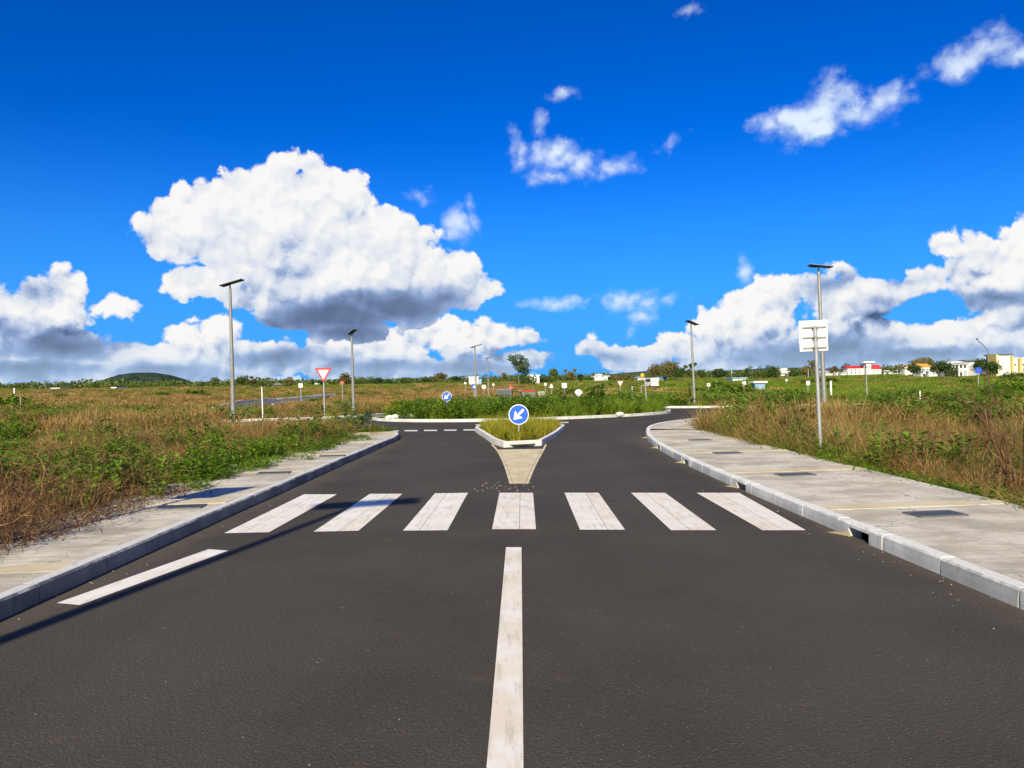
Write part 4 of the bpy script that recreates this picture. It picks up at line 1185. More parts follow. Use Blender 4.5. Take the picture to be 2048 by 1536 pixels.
# give way triangle
def tri(r_w, h, rr=0.06):
    pts = []
    C = [(-r_w, 0), (r_w, 0), (0, -h)]
    for i, c in enumerate(C):
        p, n = np.array(C[i - 1], float), np.array(C[(i + 1) % 3], float); c = np.array(c, float)
        u = (p - c) / np.linalg.norm(p - c); v = (n - c) / np.linalg.norm(n - c)
        a, b = c + u * rr, c + v * rr
        for k in range(5):
            t = k / 4; pts.append(tuple((a * (1 - t) ** 2 + c * 2 * t * (1 - t) + b * t * t)))
    return pts
Y = 36.0; xs = col_x(648.5, Y); topz = at(647, 736, Y).z; zb = tz(xs, Y); hs = topz - zb
rt = root('give_way_sign', (xs, Y, zb), (0, R(-0.5), 0), 'red and white upside down triangle sign in the dry grass on the left', 'road sign')
mb = MB(); post(mb, hs - 0.12, 0.035); mb.obj('post', M['galv'], rt)
W2, HH = 17 / FPX * Y, 29.5 / FPX * Y
mb = MB(); mb.plate(tri(W2, HH), -0.06, -0.045, off=(0, hs)); dk = mb.obj('triangle', M['sign_red'], rt)
mb = MB(); mb.plate(tri(W2 * 0.66, HH * 0.66, 0.03), -0.064, -0.0604, off=(0, hs - HH * 0.13)); mb.obj('white_face', M['sign_white'], dk)
for dz in (-0.18, -0.38):
    mb = MB(); mb.box((0, -0.04, hs + dz), (0.14, 0.008, 0.04)); mb.obj('clamp', M['galv'], rt)

# white board seen from behind, right of the road
Y = 15.6
xb = col_x(1639.5, Y); zb = -0.02; zt = at(1628, 652, Y).z; h = zt - zb
rt = root('sign_board', (xb, Y, zb), (0, R(-1.55), 0), 'white square sign board seen from behind on a tall pole beside the right pavement', 'road sign')
mb = MB(); post(mb, h, 0.038, 14); mb.obj('post', M['galv'], rt)
bz = h - 0.245; half = 28.5 / FPX * Y
mb = MB(); mb.box((-0.015, 0.070, bz + 0.05), (2 * half, 0.014, 2 * half + 0.05)); mb.obj('board', M['sign_white'], rt, bevel=0.006)
first = None
for dz in (0.22, 0.01, -0.20):
    if first is None:
        mb = MB(); mb.box((0, 0, 0), (half * 1.66, 0.022, 0.032)); first = br = mb.obj('rail', M['pole'], rt)
    else: br = first.copy(); COL.objects.link(br); br.parent = rt
    br.location = (0.0, 0.050, bz + dz)
cl = None
for dz in (0.22, 0.01, -0.20):
    if cl is None:
        mb = MB(); mb.box((0, 0, 0), (0.115, 0.085, 0.034)); cl = c2 = mb.obj('clamp', M['pole'], rt)
    else: c2 = cl.copy(); COL.objects.link(c2); c2.parent = rt
    c2.location = (0.0, 0.0, bz + dz) if True else None
# its partner behind the camera on the left, whose shadow lies on the left pavement
sx, sy = G(434, 985, KH)
hb = 2.45; Lb = (hb - KH) / math.tan(SUN_EL)
rt = root('sign_board', (sx - math.sin(SHADOW_AZ) * Lb - 0.04, sy - math.cos(SHADOW_AZ) * Lb, -0.02), (0, 0, R(8)), 'square sign board beside the left pavement that throws a slanted shadow', 'road sign')
mb = MB(); post(mb, hb + 0.25, 0.036, 12); mb.obj('post', M['galv'], rt)
mb = MB(); mb.box((0, 0.06, hb), (0.62, 0.014, 0.62)); mb.obj('board', M['sign_white'], rt)

def small_sign(px, top, w, h, dist, face, label, base_py=None, shape='square', mat='sign_white', inner=None, pr=0.04, name='small_sign', cat='road sign', mark=None):
    w *= 0.9; h *= 0.9
    x = col_x(px, dist); z = tz(x, dist)
    zt = at(px, top, dist).z; W = w / FPX * dist; Hh = h / FPX * dist; hh_ = zt - z
    rt = root(name, (x, dist, z), (0, R(-0.8), 0), label, cat)
    mb = MB(); post(mb, hh_ - Hh * 0.3, pr, 8, -0.3); mb.obj('post', M['galv'], rt)
    P = {'square': [(-W/2, -Hh/2), (W/2, -Hh/2), (W/2, Hh/2), (-W/2, Hh/2)], 'round': circle(W / 2, 24), 'up': [(-W/2, -Hh/2), (W/2, -Hh/2), (0.05, Hh/2), (-0.05, Hh/2)],
         'down': [(-0.05, -Hh/2), (0.05, -Hh/2), (W/2, Hh/2), (-W/2, Hh/2)], 'diamond': [(0, -Hh/2), (W/2, 0), (0, Hh/2), (-W/2, 0)]}[shape]
    cz = hh_ - Hh / 2
    mb = MB(); mb.plate(P, -pr - 0.03, -pr - 0.01, off=(0, cz)); face_o = mb.obj('plate', M[mat], rt)
    if inner:
        s, m2, shp = inner
        Q = {'round': circle(W / 2 * s, 20), 'down': [(-0.03, -Hh/2*s), (0.03, -Hh/2*s), (W/2*s, Hh/2*s), (-W/2*s, Hh/2*s)], 'up': [(-W/2*s, -Hh/2*s), (W/2*s, -Hh/2*s), (0, Hh/2*s)], 'bars': None, 'bar': [(-W/2*s, -Hh*0.09), (W/2*s, -Hh*0.09), (W/2*s, Hh*0.09), (-W/2*s, Hh*0.09)]}[shp]
        if Q is None:
            for dx in (-0.22, 0.12):
                mb = MB(); mb.plate([(W*dx - W*.05, -Hh*.3), (W*dx + W*.05, -Hh*.3), (W*dx + W*.05, Hh*.3), (W*dx - W*.05, Hh*.3)], -pr - 0.034, -pr - 0.0304, off=(0, cz)); mb.obj('bracket', M[m2], face_o)
        else:
            mb = MB(); mb.plate(Q, -pr - 0.034, -pr - 0.0304, off=(0, cz)); mb.obj('symbol', M[m2], face_o)
    return rt
M['sign_grey'] = mat_plain('grey_bracket', (0.38, 0.40, 0.42), 0.6)
M['sign_orange'] = mat_plain('faded_red', (0.62, 0.10, 0.05), 0.6)
M['yellow'] = mat_plain('yellow_paint', (0.75, 0.48, 0.03), 0.6)
small_sign(602, 767, 9, 9, 105, 0, 'white plate on a post beside the narrow side road on the left', inner=(1, 'sign_grey', 'bars'), pr=0.07)
small_sign(685, 762, 8, 8, 78, 0, 'small round orange red sign left of the shorter lamp post', shape='round', mat='sign_orange', pr=0.05)
small_sign(949, 768, 11, 11, 70, 0, 'blue square sign with a white peak, at the foot of the distant lamp post', mat='sign_blue', inner=(0.6, 'sign_white', 'up'))
small_sign(968, 770, 9, 8, 72, 0, 'round white sign with a red bar between the two distant lamp posts', shape='round', inner=(0.62, 'sign_red', 'bar'))
small_sign(931, 764, 5, 5, 150, 0, 'tiny pale round sign far off, left of the blue square sign', shape='round', pr=0.05)
small_sign(987, 767, 5, 5, 130, 0, 'tiny pale round sign far off, right of the distant lamp posts', shape='round', pr=0.05)
small_sign(1022, 772, 8, 8, 76, 0, 'small round red sign with blue half beside the dark container', shape='round', mat='sign_orange', inner=(0.45, 'sign_blue', 'bar'))
small_sign(1091, 766, 6, 6, 100, 0, 'small round white sign left of the white triangle sign', shape='round')
small_sign(1103, 768, 9, 8, 84, 0, 'white triangle sign pointing up, seen from behind', shape='up')
small_sign(1129, 766, 11, 11, 80, 0, 'square white sign with a grey mark beyond the roundabout', inner=(0.4, 'sign_grey', 'bar'))
small_sign(1157, 779, 16, 15, 55.5, 0, 'large round white sign back rising from the green bushes', shape='round', inner=(0.12, 'sign_grey', 'round'))
small_sign(1241, 762, 14, 11, 60, 0, 'upside down white triangle sign with a red top edge behind the roundabout', shape='down', mat='sign_red', inner=(0.82, 'sign_white', 'down'))
small_sign(1417, 766, 8, 8, 88, 0, 'round white sign with a red mark right of the exit lamp post', shape='round', inner=(0.45, 'sign_red', 'round'))
small_sign(1488, 763, 8, 9, 92, 0, 'white double plate sign in the green field, nearer to the exit lamp post', inner=(1, 'sign_grey', 'bars'))
small_sign(1616, 762, 8, 9, 74, 0, 'white double plate sign in the green field, just left of the tall white board', inner=(1, 'sign_grey', 'bars'))
small_sign(1573, 758, 5, 5, 150, 0, 'tiny white round sign below the white three storey house', shape='round')
small_sign(1957, 735, 13, 13, 95, 0, 'blue square sign with a red figure before the colonnade building', mat='sign_blue', inner=(0.35, 'sign_red', 'up'), pr=0.06)
def stake(px, top, dist, label, r=0.05, mat='sign_white', arm=False, base=None):
    x = col_x(px, dist); z = tz(x, dist) if base is None else base; hh_ = at(px, top, dist).z - z
    rt = root('marker_post', (x, dist, z), (0, R(-1.0), 0), label, 'post')
    mb = MB(); post(mb, hh_, r, 8, -0.2); mb.obj('shaft', M[mat], rt)
    mb = MB(); mb.box((0, 0, hh_ + 0.02), (r * 2.4, r * 2.4, 0.04)); mb.obj('cap', M['sign_grey'], rt)
    if arm:
        mb = MB(); mb.tube([(-0.05, 0, hh_ - 0.1), (-0.28, 0, hh_ - 0.1), (-0.28, 0, hh_ - 0.5)], 0.03, 6); mb.obj('arm', M['galv'], rt)
stake(525, 775, 37, 'thin pale post in the dry grass right of the tall left lamp', 0.03)
stake(1265, 774, 46, 'bare pale post in the bushes of the roundabout, left of a hooked one', 0.045, 'galv', base=0.06)
stake(1292, 768, 45, 'pole with a small hooked arm at the right end of the roundabout', 0.035, 'galv', True, base=0.06)
stake(1662, 762, 70, 'white marker post right of the tall lamp on the right', 0.09)
stake(1433, 762, 95, 'thin grey post in the green field right of the round sign', 0.05, 'galv')
stake(29, 776, 120, 'white post in the field at the far left edge', 0.10)
stake(41, 793, 60, 'thin stick standing in the brown grass at the far left', 0.03, 'galv')
stake(1840, 783, 40, 'short pale stake among the brown scrub on the right', 0.04)
def utility_pole(px, top, dist, label, r=0.14, cross=True):
    x = col_x(px, dist); z = tz(x, dist); hh_ = at(px, top, dist).z - z
    rt = root('utility_pole', (x, dist, z), (0, R(-0.8), 0), label, 'utility pole', 'pale utility poles along the far tree line')
    mb = MB(); mb.tube([(0, 0, -0.3), (0, 0, hh_)], [r, r * 0.7], 8); mb.obj('pole', M['galv'], rt)
    if cross: mb = MB(); mb.box((0, 0, hh_ - 0.5), (1.6, 0.12, 0.12)); mb.obj('crossarm', M['pole'], rt)
utility_pole(1464, 738, 300, 'pale pole before the round dark tree right of the exit lamp', 0.28, False)
utility_pole(1501, 733, 300, 'taller pale pole left of the spiky trees')
utility_pole(1448, 747, 280, 'short pale pole left of its two taller neighbours', 0.22, False)
utility_pole(1795, 738, 260, 'pale pole right of the red roofed building')
utility_pole(1769, 742, 240, 'short bent looking pole at the corner of the red roofed building', 0.2, False)
utility_pole(1533, 752, 280, 'short grey pole below the spiky trees', 0.2, False)
utility_pole(1617, 738, 240, 'thin pole before the brownish tree left of the white board', 0.14, False)
# curved lamp reaching over the roof on the right
Y = 200; p0 = at(1981, 722, Y); rt = root('curved_lamp', (p0.x, Y, p0.z), (0, 0, 0), 'thin curved lamp arm rising above the colonnade building', 'street lamp')
pts = [at(px, py, Y) - p0 for px, py in ((1981, 722), (1978, 708), (1971, 695), (1962, 686), (1955, 681))]
pts = [Vector((0, 0, tz(p0.x, Y) - p0.z))] + pts
mb = MB(); mb.tube(pts, 0.13, 6); mb.obj('arm', M['pole'], rt)
q = at(1954, 678, Y) - p0; mb = MB(); mb.box(q, (0.5, 0.5, 0.35)); mb.obj('lamp_head', M['panel'], rt, bevel=0.1)

# ------------------------------------------------------------------ van, cabin, container
def wheel(mb, c, r, w, mi=0): mb.tube([(c[0], c[1] - w / 2, c[2]), (c[0], c[1] + w / 2, c[2])], r, 14, mi)
def make_van(px, base_py, dist, label):
    x = col_x(px, dist); rt = root('van', (x, dist, tz(x, dist) + 0.12), (0, 0, R(100)), label, 'van')
    M['van_white'] = mat_plain('white_van_paint', (0.78, 0.79, 0.78), 0.3, var=0.03)
    M['glass'] = mat_plain('dark_glass', (0.02, 0.025, 0.03), 0.1)
    M['tyre'] = mat_plain('tyre', (0.02, 0.02, 0.02), 0.9)
    prof = [(-1.9, 0.35), (1.9, 0.35), (1.95, 0.95), (1.75, 1.15), (1.35, 1.85), (1.0, 1.95), (-1.8, 1.95), (-1.92, 1.6)]
    mb = MB(); n = len(prof)
    vs = [(u, -0.8, v) for u, v in prof] + [(u, 0.8, v) for u, v in prof]
    mb.add(vs, [tuple(range(n)), tuple(range(2 * n - 1, n - 1, -1))] + [(i, n + i, n + (i + 1) % n, (i + 1) % n) for i in range(n)])
    mb.obj('body', M['van_white'], rt, bevel=0.05)
    mb = MB(); mb.add([(-1.925, -0.68, 1.2), (-1.925, 0.68, 1.2), (-1.85, 0.62, 1.78), (-1.85, -0.62, 1.78)], [(0, 1, 2, 3)]); mb.obj('rear_window', M['glass'], rt)
    mb = MB(); mb.add([(1.74, -0.66, 1.20), (1.74, 0.66, 1.20), (1.40, 0.6, 1.80), (1.40, -0.6, 1.80)], [(0, 1, 2, 3)]); o = mb.obj('windscreen', M['glass'], rt); o.location = (0.03, 0, 0.02)
    for s in (-1, 1):
        mb = MB(); mb.add([(-1.5, s * 0.806, 1.2), (1.2, s * 0.806, 1.2), (1.0, s * 0.806, 1.72), (-1.5, s * 0.806, 1.72)], [(0, 1, 2, 3)]); mb.obj('side_window', M['glass'], rt)
        for u in (-1.2, 1.25):
            mb = MB(); wheel(mb, (u, s * 0.72, 0.33), 0.33, 0.2); mb.obj('wheel', M['tyre'], rt)
        mb = MB(); mb.box((-1.93, s * 0.66, 0.95), (0.05, 0.14, 0.26)); mb.obj('tail_light', M['sign_red'], rt)
make_van(1303, 783, 150, 'small white van on the pale track right of the roundabout')
def boxy(name, px0, px1, ytop, ybot_dist, label, cat, parts):
    pass
Y = 84
x = col_x(1057, Y); z = tz(x, Y)
rt = root('site_cabin', (x, Y, z), (0, 0, R(6)), 'low grey cabin with a red edged roof behind the roundabout grass', 'cabin')
ht = at(1057, 780, Y).z - z
mb = MB(); mb.box((0, 1.2, ht / 2 - 0.1), (1.5, 2.4, ht - 0.2)); mb.obj('wall', mat_plain('grey_wall', (0.17, 0.175, 0.17), 0.8), rt)
mb = MB(); mb.box((0, 1.2, ht - 0.06), (1.75, 2.6, 0.10)); mb.obj('roof', M['sign_white'], rt)
mb = MB(); mb.box((0, -0.125, ht - 0.06), (1.75, 0.03, 0.13)); mb.obj('red_fascia', M['sign_red'], rt)
mb = MB()
for k in range(4): mb.box((1.3 + 0.2 * k, 0.2 * k, ht - 0.25 - 0.22 * k), (0.9, 0.05, 0.07))
o = mb.obj('rack', M['sign_white'], rt)
x = col_x(1007, Y); z = tz(x, Y); ht = at(1007, 779, Y).z - z
rt = root('container', (x, Y, z), (0, 0, R(-8)), 'small dark container half hidden by weeds behind the roundabout', 'container')
mb = MB(); mb.box((0, 0.9, ht / 2), (1.5, 1.8, ht)); mb.obj('body', M['grate'], rt, bevel=0.03)
mb = MB()
for k in range(7): mb.box((-0.6 + 0.2 * k, -0.015, ht / 2), (0.07, 0.03, ht - 0.2))
mb.obj('rib', M['panel'], rt)
mb = MB(); mb.box((0, 0.9, ht + 0.03), (1.6, 1.9, 0.06)); mb.obj('roof', M['pole'], rt)

# ------------------------------------------------------------------ trees
def crown_mesh(lobes, leaf, n, mat, seed, flat=0.0):
    g = np.random.default_rng(seed)
    L = np.array(lobes, float); vol = L[:, 3] * L[:, 4] * L[:, 5]; pr = vol ** 0.75; pr /= pr.sum()
    k = g.choice(len(L), n, p=pr)
    d = g.normal(0, 1, (n, 3)); d /= np.linalg.norm(d, axis=1)[:, None]
    rad = g.uniform(0.45, 1.0, n) ** 0.6
    rad *= 1 + 0.22 * np.sin(d[:, 0] * 5 + k) * np.cos(d[:, 2] * 6 + 2 * k)       # ragged outline
    c = L[k, :3] + d * rad[:, None] * L[k, 3:6]
    nrm = d * 0.8 + g.normal(0, 0.55, (n, 3)); nrm /= np.linalg.norm(nrm, axis=1)[:, None]
    t = np.cross(nrm, g.normal(0, 1, (n, 3))); t /= np.linalg.norm(t, axis=1)[:, None]; b = np.cross(nrm, t)
    s = leaf * g.uniform(0.5, 1.3, n)[:, None]
    V = np.stack([c - t * s - b * s * 0.6, c + t * s * 0.9 - b * s * 0.4, c + t * s * 0.7 + b * s * 0.7, c - t * s * 0.5 + b * s * 0.5], 1).reshape(-1, 3)
    me = bpy.data.meshes.new('crown')
    me.from_pydata(V.tolist(), [], [(4 * i, 4 * i + 1, 4 * i + 2, 4 * i + 3) for i in range(n)])
    me.materials.append(mat); return me
def make_tree(px, top, base, wpx, dist, kind, label, seed, mat, dense=1.0, group='trees along the far edge of the field', crown_base=0.25, name='tree'):
    x = col_x(px, dist); z = tz(x, dist)
    H = at(px, top, dist).z - z; Wd = wpx / FPX * dist
    g = random.Random(seed); lobes = []
    cb = crown_base * H
    if kind == 'round':
        for _ in range(9):
            a = g.uniform(0, 6.28); r = g.uniform(0, 0.32) * Wd; zc = cb + (H - cb) * g.uniform(0.3, 0.75)
            q = g.uniform(0.2, 0.3)
            lobes.append((math.cos(a) * r, math.sin(a) * r * 0.8, zc, Wd * q, Wd * q * 0.8, (H - cb) * g.uniform(0.2, 0.3)))
        lobes.append((0, 0, cb + (H - cb) * 0.72, Wd * 0.22, Wd * 0.2, (H - cb) * 0.27))
    elif kind == 'hedge':
        nn = max(4, int(Wd / (H * 0.7)))
        for i in range(nn * 2):
            u = (i + 0.5) / (nn * 2) - 0.5; q = g.uniform(0.55, 1.0)
            lobes.append((u * Wd, g.uniform(-1, 1) * H * 0.3, H * q * 0.5, Wd / nn * 0.6, H * 0.5, H * q * 0.52))
    elif kind == 'spiky':
        nn = 7
        for i in range(nn):
            u = (i + 0.5) / nn - 0.5; q = g.uniform(0.6, 1.0)
            lobes.append((u * Wd * 0.85, g.uniform(-1, 1) * Wd * 0.15, H * q * 0.55, Wd * 0.09, Wd * 0.09, H * q * 0.48))
            lobes.append((u * Wd * 0.85, g.uniform(-1, 1) * Wd * 0.15, H * 0.28, Wd * 0.13, Wd * 0.12, H * 0.28))
    elif kind == 'tall':
        for i in range(8):
            zc = H * (0.45 + 0.5 * i / 8); lobes.append((g.uniform(-0.3, 0.3) * Wd, g.uniform(-.2, .2) * Wd, zc, Wd * g.uniform(0.16, 0.30), Wd * 0.2, H * g.uniform(0.07, 0.13)))
        lobes.append((-Wd * 0.36, 0, H * 0.92, Wd * 0.13, Wd * 0.12, H * 0.07))
        lobes.append((Wd * 0.25, 0, H * 0.35, Wd * 0.16, Wd * 0.12, H * 0.08)); lobes.append((Wd * 0.40, 0, H * 0.62, Wd * 0.12, Wd * 0.12, H * 0.10))
    elif kind == 'open':
        for _ in range(12):
            a = g.uniform(0, 6.28); r = g.uniform(0.1, 0.42) * Wd
            lobes.append((math.cos(a) * r, math.sin(a) * r * 0.8, cb + (H - cb) * g.uniform(0.2, 0.9), Wd * 0.13, Wd * 0.13, (H - cb) * 0.12))
    rt = root(name, (x, dist, z), (0, 0, 0), label, 'hedge' if name == 'hedge' else 'tree', group)
    leaf = max(0.16, 0.85 / FPX * dist * 1.5)
    area = Wd * H / leaf ** 2
    n = int(min(2600, max(160, area * 1.7 * dense)))
    if kind == 'hedge': n = int(n * 1.3)
    cr = bpy.data.objects.new('crown', crown_mesh(lobes, leaf, n, M[mat], seed)); COL.objects.link(cr); cr.parent = rt
    mb = MB()
    if kind in ('hedge', 'spiky'):
        for i in range(4 if kind == 'hedge' else 7):
            u = ((i + 0.5) / (4 if kind == 'hedge' else 7) - 0.5) * Wd * 0.85
            mb.tube([(u, 0, -0.3), (u + g.uniform(-.3, .3), 0, H * 0.5)], [H * 0.02 + 0.05, 0.04], 6)
    else:
        tr = max(0.10, 0.022 * H)
        lx = g.uniform(-0.05, 0.05) * Wd
        mb.tube([(0, 0, -0.3), (lx, 0, H * 0.35), (lx * 1.5, 0, H * 0.75)], [tr, tr * 0.75, tr * 0.3], 7)
        for _ in range(5):
            l = g.choice(lobes); s = H * g.uniform(0.25, 0.5)
            mb.tube([(lx * s / H, 0, s), ((l[0] + lx) * 0.5, l[1] * 0.5, (s + l[2]) * 0.5 + 0.1 * H * 0.3), (l[0], l[1], l[2])], [tr * 0.5, tr * 0.32, tr * 0.12], 5)
    mb.obj('trunk', M['bark'], rt)
    return rt
T = [ # px, top, base, w, dist, kind, material, label, name
 (20, 776, 787, 60, 330, 'hedge', 'tree_dark', 'dark hedge of low trees at the far left edge', 'hedge'),
 (150, 771, 782, 42, 320, 'round', 'tree_mid', 'broad low tree between the left houses and the dark hill', 'tree'),
 (214, 771, 780, 22, 300, 'round', 'tree_olive', 'light olive bush at the left foot of the dark hill', 'tree'),
 (246, 771, 778, 12, 300, 'round', 'tree_dark', 'small round dark tree before the middle of the hill', 'tree'),
 (277, 772, 778, 14, 300, 'round', 'tree_dark', 'small dark tree before the right half of the hill', 'tree'),
 (360, 770, 778, 40, 300, 'round', 'tree_olive', 'flat olive bush at the right end of the hill', 'tree'),
 (402, 766, 777, 18, 300, 'round', 'tree_dark', 'small dark bush right of the hill', 'tree'),
 (432, 753, 773, 23, 260, 'round', 'tree_mid', 'lone round tree just left of the tall left lamp', 'tree'),
 (482, 751, 775, 34, 240, 'round', 'tree_mid', 'leafy tree right behind the tall left lamp', 'tree'),
 (504, 752, 775, 30, 240, 'open', 'tree_olive', 'wispy olive tree right of the tall left lamp', 'tree'),
 (530, 765, 775, 34, 250, 'hedge', 'tree_mid', 'low green hedge right of the wispy tree', 'hedge'),
 (580, 754, 774, 24, 220, 'round', 'tree_olive', 'light yellow green tree left of the white plate sign', 'tree'),
 (560, 768, 775, 24, 240, 'hedge', 'tree_mid', 'low bushes left of the light yellow green tree', 'hedge'),
 (625, 760, 770, 10, 260, 'round', 'tree_dark', 'tiny dark tree left of the triangle sign', 'tree'),
 (641, 761, 770, 16, 260, 'round', 'tree_dark', 'small dark tree behind the triangle sign post', 'tree'),
 (666, 764, 770, 8, 260, 'round', 'tree_dark', 'tiny dark tree right of the triangle sign', 'tree'),
 (692, 744, 770, 30, 210, 'round', 'tree_olive', 'rounded light green tree left of the shorter lamp', 'tree'),
 (725, 758, 769, 46, 330, 'hedge', 'tree_dark', 'dark hedge directly right of the shorter lamp', 'hedge'),
 (757, 755, 769, 26, 330, 'round', 'tree_dark', 'round dark tree left of a gap in the hedge', 'tree'),
 (780, 760, 768, 24, 330, 'hedge', 'tree_dark', 'low dark hedge in the gap', 'hedge'),
 (812, 755, 768, 40, 330, 'round', 'tree_mid', 'broad green tree above the yellowish bush', 'tree'),
 (853, 753, 767, 30, 340, 'round', 'tree_dark', 'dark round tree left of the light brown tree', 'tree'),
 (883, 746, 767, 32, 320, 'round', 'tree_olive', 'light brown green tree above the smaller arrow sign', 'tree'),
 (912, 752, 767, 26, 340, 'round', 'tree_dark', 'dark tree left of the white building by the distant lamp', 'tree'),
 (868, 748, 766, 8, 320, 'spiky', 'tree_olive', 'thin spire tree beside the light brown one', 'tree'),
 (1008, 745, 765, 11, 250, 'round', 'tree_olive', 'narrow brownish tree left of the tall palm like tree', 'tree'),
 (1022, 750, 765, 8, 250, 'open', 'tree_mid', 'thin sparse tree beside the tall palm like tree', 'tree'),
 (1038, 708, 765, 40, 200, 'tall', 'tree_dark', 'tallest tree on the skyline, ragged crown above the round arrow sign', 'tree'),
 (1052, 745, 764, 34, 230, 'hedge', 'tree_mid', 'green bushes at the foot of the tallest tree', 'hedge'),
 (1082, 748, 762, 42, 260, 'hedge', 'tree_dark', 'dark hedge right of the white wall by the tallest tree', 'hedge'),
 (1108, 736, 760, 25, 230, 'round', 'tree_mid', 'round green tree, first right of the tallest tree', 'tree'),
 (1142, 738, 760, 24, 230, 'open', 'tree_olive', 'brownish round tree, second right of the tallest tree', 'tree'),
 (1160, 748, 760, 16, 230, 'round', 'tree_dark', 'small dark bush beside the brownish round tree', 'tree'),
 (1205, 753, 760, 70, 330, 'hedge', 'tree_dark', 'low dark hedge below the white flat roofed houses', 'hedge'),
 (1247, 748, 760, 42, 300, 'hedge', 'tree_olive', 'olive hedge left of the large bamboo like trees', 'hedge'),
 (1312, 727, 757, 36, 230, 'round', 'tree_olive', 'feathery bamboo like clump, left one of the large group', 'tree'),
 (1334, 722, 757, 50, 235, 'round', 'tree_olive', 'large yellowish crown in the middle of the tree group', 'tree'),
 (1356, 733, 757, 32, 228, 'round', 'tree_dark', 'dark blue green tree in front of the yellowish crown', 'tree'),
 (1380, 726, 757, 30, 240, 'open', 'tree_mid', 'tree with a slanted top left of the exit lamp post', 'tree'),
 (1403, 740, 757, 26, 250, 'round', 'tree_mid', 'small green tree just right of the exit lamp post', 'tree'),
 (1440, 737, 757, 46, 240, 'round', 'tree_dark', 'broad round dark tree left of the two pale poles', 'tree'),
 (1480, 744, 757, 34, 290, 'hedge', 'tree_mid', 'green hedge between the two pale poles', 'hedge'),
 (1494, 736, 756, 16, 290, 'round', 'tree_dark', 'narrow dark tree beside the taller pale pole', 'tree'),
 (1530, 728, 757, 62, 250, 'spiky', 'tree_mid', 'spiky row of pointed trees left of the white three storey house', 'tree'),
 (1548, 733, 757, 26, 245, 'round', 'tree_dark', 'dark tree touching the white three storey house', 'tree'),
 (1598, 741, 755, 40, 280, 'hedge', 'tree_dark', 'dark hedge right of the white three storey house', 'hedge'),
 (1612, 732, 754, 28, 250, 'round', 'tree_olive', 'olive tree left of the tall brown tree', 'tree'),
 (1624, 721, 752, 16, 255, 'tall', 'tree_olive', 'tall narrow brown tree left of the white board pole', 'tree'),
 (1668, 732, 745, 22, 260, 'round', 'tree_olive', 'small brownish tree left of the red roofed building', 'tree'),
 (1695, 727, 745, 30, 380, 'round', 'tree_dark', 'dark tree behind the left end of the red roof', 'tree'),
 (1712, 731, 745, 30, 390, 'hedge', 'tree_dark', 'dark hedge behind the red roof', 'hedge'),
 (1792, 729, 750, 50, 330, 'hedge', 'tree_mid', 'green hedge right of the red roofed building', 'hedge'),
 (1826, 728, 752, 40, 200, 'round', 'tree_dark', 'dark bushy tree below the orange roofed house', 'tree'),
 (1840, 715, 742, 44, 300, 'round', 'tree_olive', 'large brownish crown behind the orange roofed house', 'tree'),
 (1862, 716, 742, 22, 305, 'round', 'tree_olive', 'right half of the brownish crowns behind the orange roof', 'tree'),
 (1884, 720, 750, 44, 182, 'round', 'tree_dark', 'dense dark tree left of the colonnade building', 'tree'),
 (1902, 713, 750, 24, 181, 'spiky', 'tree_dark', 'dark banana like plants touching the colonnade building', 'tree'),
 (1960, 715, 745, 40, 175, 'round', 'tree_dark', 'dark tree climbing over the colonnade building', 'tree'),
 (1985, 722, 750, 36, 150, 'round', 'tree_dark', 'dark bush left of the cream building', 'tree'),
 (2030, 742, 750, 40, 150, 'hedge', 'tree_dark', 'low dark bush at the foot of the cream building', 'hedge'),
]
for k, (px, tp, bs, w, ds, kd, mt, lb, nm) in enumerate(T):
    make_tree(px, tp - 1, bs, w * 1.12, ds, kd, lb, 500 + k, mt, name=nm, crown_base=0.12 if nm == 'tree' and w > 14 else 0.2)
# far-off wood that reads as one mass along the rise
def wood():
    g = np.random.default_rng(77); V = []; F = []
    n = 34000
    for part in range(1):
        az = g.uniform(-0.80, 0.80, n); r = g.uniform(350, 430, n)
        x = np.sin(az) * r; y = np.cos(az) * r
        hgt = 0.9 + 3.0 * vnoise(x, y, 14.0) + 1.6 * vnoise(x + 50, y, 5.0)
        z = terrain(x, y) + g.uniform(0, 1, n) ** 1.0 * hgt * 0.95
        c = np.column_stack([x, y, z]); t = g.normal(0, 1, (n, 3)); t /= np.linalg.norm(t, axis=1)[:, None]
        b = np.cross(t, g.normal(0, 1, (n, 3))); b /= np.linalg.norm(b, axis=1)[:, None]; s = g.uniform(0.28, 0.70, n)[:, None]
        Q = np.stack([c - t * s, c + b * s, c + t * s, c - b * s], 1).reshape(-1, 3)
    me = bpy.data.meshes.new('distant_wood'); me.from_pydata(Q.tolist(), [], [(4*i, 4*i+1, 4*i+2, 4*i+3) for i in range(n)])
    me.materials.append(M['tree_mid']); o = bpy.data.objects.new('distant_wood', me); COL.objects.link(o)
    tag(o, 'low line of scrub and trees all along the skyline', 'wood', kind='stuff')
wood()

